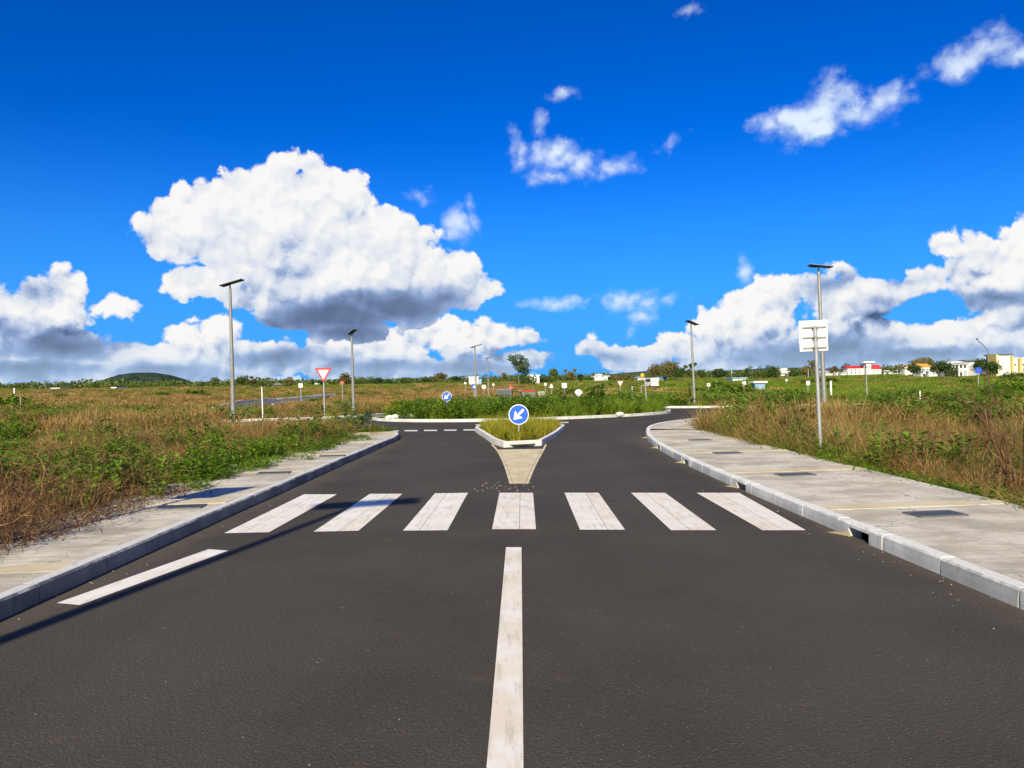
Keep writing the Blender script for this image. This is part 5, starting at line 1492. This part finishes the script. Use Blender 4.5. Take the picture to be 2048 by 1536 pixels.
# ------------------------------------------------------------------ buildings
M['b_white'] = mat_plain('white_render', (0.74, 0.74, 0.72), 0.8, var=0.06, scale=0.5)
M['b_cream'] = mat_plain('cream_render', (0.80, 0.76, 0.63), 0.8, var=0.05, scale=0.5)
M['b_yellow'] = mat_plain('yellow_render', (0.66, 0.50, 0.16), 0.8, var=0.08, scale=0.5)
M['b_grey'] = mat_plain('grey_render', (0.42, 0.43, 0.44), 0.8, var=0.1, scale=0.5)
M['b_blue'] = mat_plain('pale_blue_sheet', (0.22, 0.38, 0.55), 0.6, var=0.1, scale=0.5)
M['roof_red'] = mat_plain('red_roof', (0.50, 0.035, 0.03), 0.7, var=0.12, scale=1.0)
M['roof_orange'] = mat_plain('orange_roof', (0.66, 0.33, 0.05), 0.7, var=0.12, scale=1.0)
M['roof_grey'] = mat_plain('sheet_roof', (0.45, 0.46, 0.47), 0.5, var=0.12, scale=1.0)
M['window'] = mat_plain('dark_window', (0.035, 0.04, 0.05), 0.2)
M['roof_dark'] = mat_plain('dark_roof', (0.10, 0.10, 0.12), 0.7)
class Bld:
    def __init__(s, px0, px1, dist, label, yaw=0.0, cat='building', name='building'):
        s.dist = dist; s.cx = (px0 + px1) / 2; s.k = dist / FPX; s.dk = 0.5 if px0 > 1600 else 1.0
        x = col_x(s.cx, dist); s.z = tz(x, dist); s.rt = root(name, (x, dist, s.z), (0, 0, yaw), label, cat)
        s.x = x
    def X(s, px): return (px - s.cx) * s.k
    def Z(s, py): return at(s.cx, py, s.dist).z - s.z
    def wall(s, px0, px1, top, depth=7, mat='b_white', y0=0.0, bot=None, name='wall'):
        depth *= s.dk; a, b, t = s.X(px0), s.X(px1), s.Z(top); bz = -0.5 if bot is None else s.Z(bot)
        mb = MB(); mb.box(((a + b) / 2, y0 + depth / 2, (t + bz) / 2), (b - a, depth, t - bz)); return mb.obj(name, M[mat], s.rt)
    def flat(s, px0, px1, top, depth=7, mat='roof_grey', y0=0.0, th=0.3, over=0.3):
        depth *= s.dk; a, b, t = s.X(px0), s.X(px1), s.Z(top)
        mb = MB(); mb.box(((a + b) / 2, y0 + depth / 2, t + th / 2 + 0.003), (b - a + 2 * over, depth + 2 * over, th)); return mb.obj('roof', M[mat], s.rt)
    def gable(s, px0, px1, eave, ridge, depth=7, mat='roof_red', y0=0.0, along='x', over=0.3):
        depth *= s.dk; a, b, e, r = s.X(px0) - over, s.X(px1) + over, s.Z(eave), s.Z(ridge); mb = MB(); d0, d1 = y0 - over, y0 + depth + over
        if along == 'x':
            vs = [(a, d0, e), (b, d0, e), (b, d1, e), (a, d1, e), (a + over, (d0 + d1) / 2, r), (b - over, (d0 + d1) / 2, r)]
            fs = [(0, 1, 5, 4), (2, 3, 4, 5), (0, 4, 3), (1, 2, 5), (3, 2, 1, 0)]
        else:
            m = (a + b) / 2
            vs = [(a, d0, e), (b, d0, e), (b, d1, e), (a, d1, e), (m, d0, r), (m, d1, r)]
            fs = [(0, 1, 4), (2, 3, 5), (1, 2, 5, 4), (3, 0, 4, 5), (3, 2, 1, 0)]
        mb.add(vs, fs); return mb.obj('roof', M[mat], s.rt)
    def window(s, px, py, w, h, mat='window', y0=0.0, frame='b_white', name='window'):
        W, Hh = w * s.k, h * s.k
        mb = MB(); mb.box((s.X(px), y0 - 0.04, s.Z(py)), (W + 0.16, 0.10, Hh + 0.16)); f = mb.obj(name, M[frame], s.rt)
        mb = MB(); mb.box((s.X(px), y0 - 0.095, s.Z(py)), (W, 0.02, Hh)); mb.obj('pane', M[mat], f)
# red roofed school-like building with a white tower
b = Bld(1694, 1772, 300, 'long white building with red roofs and a white central tower')
b.wall(1696, 1731, 736, 9); b.gable(1696, 1731, 736, 730.5, 9, 'roof_red')
for px in (1703, 1711, 1720):
    b.window(px, 739.5, 3.0, 2.6, 'sign_red', frame='b_cream'); b.window(px, 745.3, 3.0, 2.6)
b.wall(1731.2, 1768, 738, 8, y0=2.0); b.gable(1734, 1768, 738, 729.5, 8, 'roof_red', y0=2.0)
b.wall(1727, 1738, 726, 4, y0=-2.0, name='tower'); b.flat(1723, 1742, 726, 5, 'b_white', y0=-2.5, th=0.55)
b.window(1730, 734, 2, 2.6, y0=-2.0); b.window(1735, 734, 2, 2.6, y0=-2.0)
for px in (1745, 1753, 1761): b.window(px, 741.5, 2.6, 2.2, y0=2.0)
b = Bld(1766, 1776, 290, 'small white outbuilding at the right end of the red roofed building'); b.wall(1773, 1776, 742, 3); b.wall(1770, 1773, 745, 3, y0=0.5); b.flat(1769.5, 1776.5, 742, 3.6, 'b_white', y0=-.2, th=.2)
b = Bld(1778, 1800, 285, 'low white walls with grey roofs right of the red roofed building'); b.wall(1778, 1784, 745, 4); b.flat(1778, 1784, 745, 4, 'roof_grey'); b.wall(1785, 1800, 748, 4, 'b_grey'); b.flat(1785, 1800, 748, 4)
b = Bld(1640, 1694, 300, 'low white sheds between the tall lamp and the red roofed building')
b.wall(1642, 1662, 746, 8); b.gable(1642, 1662, 746, 741, 8, 'roof_grey'); b.wall(1663, 1681, 743, 8, y0=2); b.gable(1663, 1681, 743, 739.5, 8, 'b_white', y0=2); b.wall(1682, 1694, 747, 6); b.flat(1682, 1694, 747, 6, 'roof_grey')
for px in (1648, 1656, 1668, 1675): b.window(px, 748, 2.4, 1.8)
# three storey white house
b = Bld(1556, 1580, 330, 'white three storey house with a stepped roof left of the white board')
b.wall(1560, 1574, 740, 8); b.wall(1574.1, 1580, 744, 7, y0=0.6); b.flat(1560, 1574, 740, 8, 'b_white', th=.35); b.flat(1574.5, 1580, 744, 7, 'b_white', y0=.6, th=.3)
b.wall(1566, 1574, 737.5, 5, y0=1.5, bot=739, name='rooftop_room'); b.flat(1565, 1575, 737.5, 5, 'b_white', y0=1.2)
for py in (743.5, 748.5, 753.5):
    for px in (1563, 1567.5, 1572): b.window(px, py, 2.0, 1.9)
    b.window(1577, py + 0.8, 1.8, 1.6, y0=.6)
for py in (746, 751): 
    mb = MB(); mb.box((b.X(1567), -0.5, b.Z(py)), (14 * b.k, 1.0, 0.18)); mb.obj('balcony', M['b_white'], b.rt)
b = Bld(1602, 1613, 300, 'small white house with a slanted roof left of the white board pole'); b.wall(1603, 1612, 753, 5); b.gable(1603, 1612, 753, 749.5, 5, 'roof_grey'); b.window(1608, 755, 2, 1.5)
# orange gable house
b = Bld(1822, 1864, 210, 'white house with a bright orange gable roof half hidden by trees')
b.wall(1842, 1860, 734, 8); b.gable(1840, 1862, 734, 727, 8, 'roof_orange', along='x'); b.window(1848, 739, 2.4, 3); b.window(1855, 739, 2.4, 3)
b.wall(1845, 1862, 743.5, 3, y0=-3.2, name='porch'); b.flat(1845, 1862, 743.5, 3, 'b_white', y0=-3.2, th=.15)
b = Bld(1808, 1832, 235, 'low house with a yellow roof edge left of the orange roofed house'); b.wall(1810, 1830, 733, 6, 'b_cream'); b.flat(1808, 1830, 733, 6, 'roof_orange', th=.35)
# colonnade building
b = Bld(1903, 1996, 190, 'long white building with a row of columns and a sloping grey roof')
b.wall(1909, 1972, 731, 9, 'b_grey', y0=2.4); b.wall(1904, 1996, 722, 9, 'b_white', y0=2.6, bot=731, name='upper_wall')
mb = MB(); a, c2 = b.X(1903), b.X(1942); mb.add([(a, -0.3, b.Z(728)), (c2, -0.3, b.Z(726)), (c2, 6, b.Z(718)), (b.X(1911), 6, b.Z(721)), (a, -0.3, b.Z(729.5)), (c2, -0.3, b.Z(727.5))], [(0, 1, 2, 3), (4, 5, 1, 0), (4, 0, 3), (5, 2, 1)]); mb.obj('roof', M['roof_grey'], b.rt)
b.flat(1942, 1994, 722, 9, 'roof_dark', y0=2.4, th=.4)
ph = None
for px in (1905, 1912, 1919, 1927, 1935):
    mb = MB(); mb.box((b.X(px), 0.2, (b.Z(728) - 0.5) / 2), (0.32, 0.32, b.Z(728) + 0.5)); mb.obj('column', M['b_white'], b.rt)
mb = MB(); mb.box((b.X(1920), 0.2, b.Z(738)), (32 * b.k, 0.2, 0.6)); mb.obj('parapet', M['b_white'], b.rt)
for px in (1908, 1915.5, 1923, 1931): b.window(px, 735, 3.6, 5.5, y0=2.4)
for px in (1978, 1984, 1990): b.window(px, 728, 2.6, 4, y0=2.6)
b.wall(1974, 1996, 731, 8, 'roof_dark', y0=2.8, bot=748)
# cream building at the right edge
b = Bld(1992, 2070, 170, 'cream and yellow block of a building cut by the right edge of the picture')
b.wall(1993, 1996, 708, 6, 'b_yellow'); b.wall(1996.1, 2000, 709, 6, 'b_cream', y0=.2); b.wall(2000.2, 2024, 709.5, 9, 'b_cream', y0=.4); b.flat(2000, 2027, 709.5, 9, 'roof_dark', y0=.4, th=.25)
b.wall(2024.2, 2070, 717, 9, 'b_cream', y0=1.2); b.flat(2024.5, 2070, 717, 9, 'b_white', y0=1.2, th=.2)
b.wall(2023.2, 2026.2, 712, 1.0, 'b_yellow', y0=-.3, name='pier'); b.wall(2043, 2047, 716, 1.0, 'b_yellow', y0=.4, name='pier')
b.window(1998, 722, 1.6, 8, y0=.2, frame='b_cream')
for px in (2032, 2038, 2055): b.window(px, 729, 3.4, 3.4, y0=1.2, frame='b_cream')
# small buildings in the middle distance
def simple(px0, px1, top, dist, label, mat='b_white', roof='b_white', gab=None, depth=6, wins=()):
    b = Bld(px0, px1, dist, label, name='house', cat='house'); b.wall(px0, px1, top, depth, mat)
    if gab is not None: b.gable(px0, px1, top, gab, depth, roof)
    else: b.flat(px0, px1, top, depth, roof)
    for px in wins: b.window(px, top + 3.2, 2.0, 1.7)
    return b
b = simple(938, 957, 755, 250, 'white flat roofed block just left of the distant lamp post', wins=(943, 949)); b.wall(957.2, 963, 757.5, 5, 'b_blue', y0=.6); b.flat(957.5, 963, 757.5, 5, 'roof_dark', y0=.6)
b = simple(1060, 1079, 751.5, 250, 'white wall with a slanted top right of the tallest tree', wins=())
b = Bld(1190, 1222, 300, 'cluster of white houses with flat and pointed roofs right of the round sign back')
b.wall(1194, 1204, 751, 6); b.gable(1193, 1205, 751, 747.5, 6, 'b_white'); b.wall(1205.2, 1216, 753, 6, y0=1); b.flat(1203, 1219, 753, 6, 'b_white', y0=1); b.wall(1190, 1193.8, 754, 5, y0=1); b.flat(1189, 1193.6, 754, 5, 'b_white', y0=1)
for px in (1197, 1201, 1208, 1212): b.window(px, 756, 1.8, 1.6)
simple(1276, 1291, 755.5, 240, 'white house below the small yellow tank', roof='roof_grey', gab=753, wins=(1280, 1286))
simple(1300, 1314, 759, 200, 'low white wall house before the bamboo like trees', wins=(1304, 1310))
b = simple(1316, 1334, 755.5, 240, 'pale blue shed below the bamboo like trees', mat='b_blue', roof='b_blue'); b.window(1325, 759, 3, 3, 'b_white')
simple(1404, 1420, 744, 420, 'hazy blue white building behind the trees right of the exit lamp', mat='b_grey', roof='b_blue', wins=(1408, 1412, 1416))
simple(1466, 1492, 757, 210, 'long low blue and white house right of the pale poles', roof='b_blue', wins=(1471, 1478, 1485))
simple(1510, 1530, 766, 120, 'small pale blue shelter in the green field', mat='b_blue', roof='b_white', depth=2)
simple(58, 70, 782, 230, 'small white house at far left, left one of a pair', roof='b_grey', gab=780.5, wins=(62,))
b = simple(72, 83, 782, 235, 'small white house with brown roof, right one of the far left pair', roof='roof_dark', gab=780.5)
b = simple(87, 118, 781, 225, 'white two level house with brown roofs at the far left', roof='roof_dark', gab=777.5, wins=(92, 98, 108)); b.wall(94, 108, 777, 4, y0=2.5, bot=780); b.flat(93, 109, 777, 4, 'b_white', y0=2.5, th=.2)
simple(224, 232, 776, 260, 'tiny white house at the foot of the dark hill')
simple(532, 556, 769, 290, 'long white roofed shed behind the bushes left of the white plate', gab=767.5)
simple(629, 640, 768, 300, 'tiny white shed left of the triangle sign post')
Y = 235; x = col_x(1285, Y); rt = root('water_tank', (x, Y, tz(x, Y)), label='small yellow tank above the white house left of the bamboo like trees', cat='tank')
zt = at(1285, 750, Y).z - tz(x, Y); mb = MB(); mb.tube([(0, 0, zt - .7), (0, 0, zt - .3), (0, 0, zt + .3), (0, 0, zt + .5)], [0.45, 0.6, 0.6, 0.3], 12); mb.obj('tank', M['yellow'], rt)
mb = MB()
for a in (0, 2.1, 4.2): mb.tube([(.4 * math.cos(a), .4 * math.sin(a), 0), (.4 * math.cos(a), .4 * math.sin(a), zt - .6)], 0.06, 6)
mb.obj('leg', M['galv'], rt)

# ------------------------------------------------------------------ hills
def hill(name, pts, dist, depth, mat, label, res=160):
    """a ridge whose skyline passes through the given photograph pixels; real relief in depth"""
    px = [p[0] for p in pts]; X = np.linspace(px[0], px[-1], res); Hs = np.interp(X, px, [at(p[0], p[1], dist).z for p in pts])
    nz = 26; vs = []; fs = []
    g = np.random.default_rng(5)
    for j in range(nz):
        v = j / (nz - 1) * 2 - 1
        prof = max(0.0, 1 - v * v) ** 0.8
        for i in range(res):
            x = (X[i] - 1024) / FPX * dist; y = dist + v * depth
            rough = (vnoise(np.array([x]), np.array([y]), dist * 0.03)[0] - 0.5) * 0.14 + (vnoise(np.array([x]), np.array([y * 1.1]), dist * 0.008)[0] - 0.5) * 0.06
            e = min(1, i / 8, (res - 1 - i) / 8)
            h = (Hs[i] + 60) * prof * (1 + rough * (1 - abs(prof - 1) * 0) * (0.35 + 0.65 * (1 - prof))) * (1 if prof > 0 else 0)
            vs.append((x, y, -60 + h + (rough * 6 if prof > 0.97 else 0)))
    for j in range(nz - 1):
        for i in range(res - 1):
            a = j * res + i; fs.append((a, a + 1, a + res + 1, a + res))
    me = bpy.data.meshes.new(name); me.from_pydata(vs, [], fs); me.materials.append(mat)
    me.polygons.foreach_set('use_smooth', [True] * len(fs))
    o = bpy.data.objects.new(name, me); COL.objects.link(o); tag(o, label, kind='structure')
def mat_hill(name, a, b, sc):
    m, N, out = new_mat(name); p = worldpos(N)
    n = N.noise(p, sc, 8, 0.65); v = N.voro(p, sc * 3.0, 'F1', detail=2)
    c = N.mix(N.mr(n, 0.35, 0.65), a, b)
    principled(N, out, base=c, rough=0.95, spec=0.05, normal=bump(N, N.math('ADD', v, n), 1.0, 6.0)); return m
hill('hill', [(185, 781), (205, 774), (218, 766), (232, 757), (250, 750), (275, 746.5), (305, 746), (330, 750), (355, 757), (380, 765), (400, 772), (420, 779)], 2600, 330, mat_hill('wooded_hill', (0.020, 0.042, 0.032), (0.070, 0.105, 0.070), 0.045), 'dark green wooded hill rising above the field on the far left')  # bluish tint in the green stands in for haze over distance
hill('hills', [(1120, 762), (1180, 756), (1215, 749), (1260, 744.5), (1300, 741), (1350, 741), (1420, 743), (1500, 739), (1540, 736), (1590, 735), (1650, 738), (1720, 742), (1800, 744), (1900, 748), (2100, 752)], 6500, 900, mat_hill('far_ridge', (0.05, 0.085, 0.10), (0.08, 0.12, 0.13), 0.006), 'low blue ridge far away behind the trees on the right')  # blue of distant haze is put into the ridge colour

# ------------------------------------------------------------------ larger plants that can be told apart
def leaf_poly(L, W, fold=0.25, n=4):
    vs = []; fs = []
    for k in range(n + 1):
        t = k / n; w = W * math.sin(math.pi * min(1, (t * 0.92 + 0.08))) ** 0.8
        z = -0.25 * L * t * t
        vs += [(L * t, -w, z + fold * w), (L * t, 0, z), (L * t, w, z + fold * w)]
    for k in range(n):
        a = 3 * k; fs += [(a, a + 1, a + 4, a + 3), (a + 1, a + 2, a + 5, a + 4)]
    return vs, fs
def broad_shrub(px, base_xy, H, W, label, mat, seed, leaf=0.3, nst=9, per=14, name='broadleaf_shrub'):
    g = random.Random(seed); x, y, z = base_xy
    rt = root(name, (x, y, z), (0, 0, 0), label, 'shrub')
    st = MB(); lf = MB(); lv, lfs = leaf_poly(1, 0.30)
    for s in range(nst):
        a = g.uniform(0, 6.28); r = W / 2 * g.uniform(0.3, 1); top = Vector((math.cos(a) * r, math.sin(a) * r, H * g.uniform(0.6, 0.95)))
        mid = Vector((top.x * 0.35, top.y * 0.35, top.z * 0.55)); st.tube([(0, 0, 0), mid, top], [0.022, 0.016, 0.008], 5)
        for k in range(per):
            t = 0.25 + 0.75 * (k + g.random()) / per
            p = (mid * (1 - (t - .5) * 2) + top * (t - .5) * 2) if t > .5 else mid * (t * 2)
            rot = Euler((g.uniform(-.4, .4), g.uniform(-0.6, 0.35), g.uniform(0, 6.28))).to_matrix(); L = leaf * g.uniform(0.6, 1.2)
            lf.add([p + rot @ (Vector(v) * L) for v in lv], lfs)
    st.obj('stem', M['stem'], rt); lf.obj('leaves', M[mat], rt, fix=False)
def frond_plant(base, H, n, label, mat, seed, name='palm', L=1.2, up=0.9):
    g = random.Random(seed); rt = root(name, base, (0, 0, 0), label, 'plant')
    st = MB(); st.tube([(0, 0, 0), (0.02, 0, H * 0.45)], [0.06, 0.04], 6); st.obj('stem', M['stem'], rt)
    for s in range(n):
        mb = MB(); a = g.uniform(0, 6.28); e = g.uniform(0.5, 1.3) * up; p = Vector((0, 0, H * 0.42)); d = Vector((math.cos(a) * math.cos(e), math.sin(a) * math.cos(e), math.sin(e)))
        seg = 10; q = p.copy(); l = L * g.uniform(0.75, 1.15); pts = [q.copy()]
        for k in range(seg):
            q = q + d * l / seg; d = (d + Vector((0, 0, -0.17))).normalized(); pts.append(q.copy())
        mb.tube(pts, [0.010] * len(pts), 3)
        for k in range(2, seg + 1):
            t = (pts[k] - pts[k - 1]).normalized(); sd = t.cross(Vector((0, 0, 1))).normalized()
            for s2 in (-1, 1):
                for o_ in (0, .5):
                    c = pts[k - 1].lerp(pts[k], o_); ll = l * 0.26 * math.sin(math.pi * min(1, (k / seg) * 0.85 + 0.15)) + 0.04
                    tip = c + (sd * s2 * 0.8 + t * 0.55 + Vector((0, 0, -0.25))) * ll
                    mb.add([c - t * 0.014, c + t * 0.014, tip], [(0, 1, 2)])
        mb.obj('frond', M[mat], rt, fix=False)
P_ = lambda px, Y, z=0.06: (col_x(px, Y), Y, z)
broad_shrub(0, P_(1192, 42.5), 1.95, 2.0, 'largest broad leaved shrub at the right part of the roundabout', 'weed', 1, 0.30, 16, 16)
broad_shrub(0, P_(1122, 42.0), 1.55, 2.0, 'wide leafy bush left of the large broad leaved shrub', 'weed', 2, 0.2, 16, 14)
broad_shrub(0, P_(980, 41.5), 1.35, 2.4, 'spreading leafy bush behind the wedge island, to its left', 'weed', 3, 0.16, 18, 14)
broad_shrub(0, P_(1068, 41.5), 1.5, 1.8, 'leafy bush right behind the blue arrow sign', 'weed', 4, 0.18, 14, 14)
frond_plant(P_(1247, 43.5), 1.9, 16, 'feathery palm like plant beside the upside down triangle sign', 'weed', 5, L=1.3)
frond_plant(P_(791, 42.3), 1.0, 14, 'spiky yellowish plant at the left tip of the roundabout', 'yellowgreen', 6, L=1.0, up=1.0)
broad_shrub(0, P_(800, 42.4), 1.45, 0.5, 'thin yellow leaved sapling at the left tip of the roundabout', 'yellowgreen', 7, 0.14, 4, 14, name='sapling')
broad_shrub(0, (col_x(689, 43.2), 43.2, tz(-10, 43)), 1.35, 0.95, 'round dark green bush left of the shorter lamp post', 'weed', 8, 0.14, 16, 14)
broad_shrub(0, (col_x(697, 46), 46, tz(-10, 46)), 1.9, 0.7, 'leafy sapling leaning beside the shorter lamp post', 'weed', 9, 0.14, 6, 16, name='sapling')
broad_shrub(0, (col_x(222, 24), 24, -0.05), 1.05, 1.2, 'dark green castor like plant in the brown grass on the far left', 'weed', 10, 0.24, 6, 7)
broad_shrub(0, (col_x(268, 23), 23, -0.05), 0.75, 0.8, 'smaller dark green plant right of the castor like one', 'weed', 11, 0.2, 5, 6)
broad_shrub(0, (col_x(470, 34), 34, -0.05), 1.05, 1.8, 'green bush in front of the foot of the tall left lamp', 'weed', 12, 0.25, 10, 9)
broad_shrub(0, (col_x(1808, 26), 26, -0.05), 1.25, 1.0, 'dark leafy clump standing in the right field', 'weed', 13, 0.17, 12, 14)
frond_plant((col_x(1966, 33), 33, -0.05), 2.2, 14, 'tall feathery fern like tree sapling on the right', 'weed', 14, L=1.5, up=1.0)
broad_shrub(0, (col_x(1790, 42), 42, -0.05), 1.5, 3.0, 'broad dark bush in the green part of the right field', 'weed', 15, 0.22, 16, 12)
broad_shrub(0, (col_x(1480, 53.8), 53.8, -0.05), 1.5, 3.4, 'row of green bushes right of the exit lamp, left part', 'weed', 16, 0.2, 18, 14)
broad_shrub(0, (col_x(1425, 53.6), 53.6, -0.05), 1.5, 2.6, 'green bush directly right of the exit lamp foot', 'weed', 17, 0.2, 18, 14)
broad_shrub(0, (col_x(1365, 53.8), 53.8, -0.05), 1.35, 2.0, 'light green bush directly left of the exit lamp foot', 'yellowgreen', 18, 0.18, 16, 14)
broad_shrub(0, (col_x(1378, 56), 56, -0.05), 2.3, 0.8, 'pointed young tree behind the exit lamp foot', 'weed', 19, 0.2, 6, 14, name='sapling')
broad_shrub(0, (col_x(1545, 52.8), 52.8, -0.05), 1.4, 3.2, 'row of green bushes right of the exit lamp, right part', 'weed', 20, 0.2, 18, 14)
# yellow flowers on the wedge island and in the left field
def flower_plant(x, y, z, h, label, seed, n=4):
    g = random.Random(seed); rt = root('flower_plant', (x, y, z), (0, 0, 0), label, 'flower')
    st = MB(); pt = MB()
    for s in range(n):
        a = g.uniform(0, 6.28); tp = Vector((math.cos(a) * 0.08 * n / 3, math.sin(a) * 0.08 * n / 3, h * g.uniform(0.75, 1.0))); st.tube([(0, 0, 0), tp * 0.5 + Vector((0, 0, h * .1)), tp], 0.006, 4)
        for k in range(7):
            b = k * 0.9; d = Vector((math.cos(b), math.sin(b), 0.35)) * 0.05; e = Vector((-math.sin(b), math.cos(b), 0)) * 0.02
            pt.add([tp, tp + d * .6 + e, tp + d, tp + d * .6 - e], [(0, 1, 2, 3)])
    st.obj('stem', M['stem'], rt); pt.obj('petals', M['flower'], rt, fix=False)
flower_plant(col_x(1006, 26), 26, 0.07, 0.75, 'yellow flowers at the left of the blue arrow sign on the wedge island', 1, 8)
flower_plant(col_x(1064, 27), 27, 0.07, 0.65, 'yellow flowers at the right of the blue arrow sign on the wedge island', 2, 5)
flower_plant(col_x(997, 24.0), 24.0, 0.07, 0.45, 'small yellow flower low at the left kerb of the wedge island', 3, 2)
# bare branching shrubs on the right
def bare_shrub(x, y, H, label, seed, n=7, spread=0.5, z=-0.05, r0=0.016):
    g = random.Random(seed); rt = root('bare_shrub', (x, y, z), (0, 0, 0), label, 'shrub'); mb = MB()
    def br(p, d, L, r, dep):
        pts = [p]; q = p; 
        for k in range(4):
            d = (d + Vector((g.uniform(-1, 1), g.uniform(-1, 1), g.uniform(-.3, .6))) * 0.16).normalized(); q = q + d * L / 4; pts.append(q)
            if dep and g.random() < 0.55: br(q, (d + Vector((g.uniform(-1, 1), g.uniform(-1, 1), g.uniform(-.1, .5))) * 0.7).normalized(), L * 0.55, r * 0.6, dep - 1)
        mb.tube(pts, [r * (1 - 0.16 * k) for k in range(5)], 5)
    for s in range(n):
        a = 6.28 * s / n + g.uniform(-.3, .3); br(Vector((0.03 * math.cos(a), 0.03 * math.sin(a), 0)), Vector((math.cos(a) * spread, math.sin(a) * spread, 1)).normalized(), H * g.uniform(0.7, 1.05), r0, 2)
    mb.obj('branches', M['twig'], rt)
x, y = G(1962, 985); bare_shrub(x + 0.35, y - 0.2, 1.4, 'tallest bare branching shrub at the right edge of the picture', 31, 8, 0.42)
bare_shrub(7.6, 9.3, 1.0, 'bare tangled shrub near the right edge, lower than its neighbour', 32, 7, 0.8)
bare_shrub(6.95, 12.5, 0.8, 'small bare shrub by the right pavement beyond the nearest grating', 33, 6, 0.7, r0=0.01)
bare_shrub(8.6, 14.2, 1.1, 'bare arching stems right of the white board pole', 34, 6, 0.8, r0=0.010)
bare_shrub(-6.2, 9.2, 0.75, 'bare reddish stems at the near left pavement edge', 35, 8, 0.9, r0=0.010)
bare_shrub(-5.7, 7.9, 0.55, 'low bare stems sprawling at the left edge of the picture', 36, 8, 1.2, r0=0.009)
bare_shrub(-6.6, 11.6, 0.8, 'bare upright stems between the green patch and the left pavement', 37, 7, 0.6, r0=0.009)
bare_shrub(6.9, 20.5, 1.5, 'tall dead stalks at the tip of the right dry grass stand', 38, 8, 0.45, r0=0.012)
# stones in the island edge
def rocks(label, spots):
    rt = root('rock_group', (0, 0, 0), label=label, cat='rocks')
    for (x, y, r) in spots:
        bm = bmesh.new(); bmesh.ops.create_icosphere(bm, subdivisions=2, radius=r)
        for v in bm.verts: v.co = Vector((v.co.x * rnd.uniform(.85, 1.25), v.co.y * rnd.uniform(.8, 1.1), v.co.z * rnd.uniform(.55, .75)))
        me = bpy.data.meshes.new('rock'); bm.to_mesh(me); bm.free(); me.materials.append(M['kerb']); o = bpy.data.objects.new('rock', me); COL.objects.link(o); o.parent = rt; o.location = (x, y, 0.12 + r * 0.3)
rocks('pale rocks along the left kerb of the roundabout', [(col_x(p, 39.2), 39.2, r) for p, r in ((778, .20), (790, .24), (806, .16), (821, .22))])
rocks('pale rocks behind the top of the wedge island', [(col_x(p, 38.2), 38.2, r) for p, r in ((984, .22), (994, .26), (1001, .18), (1238, .2))])
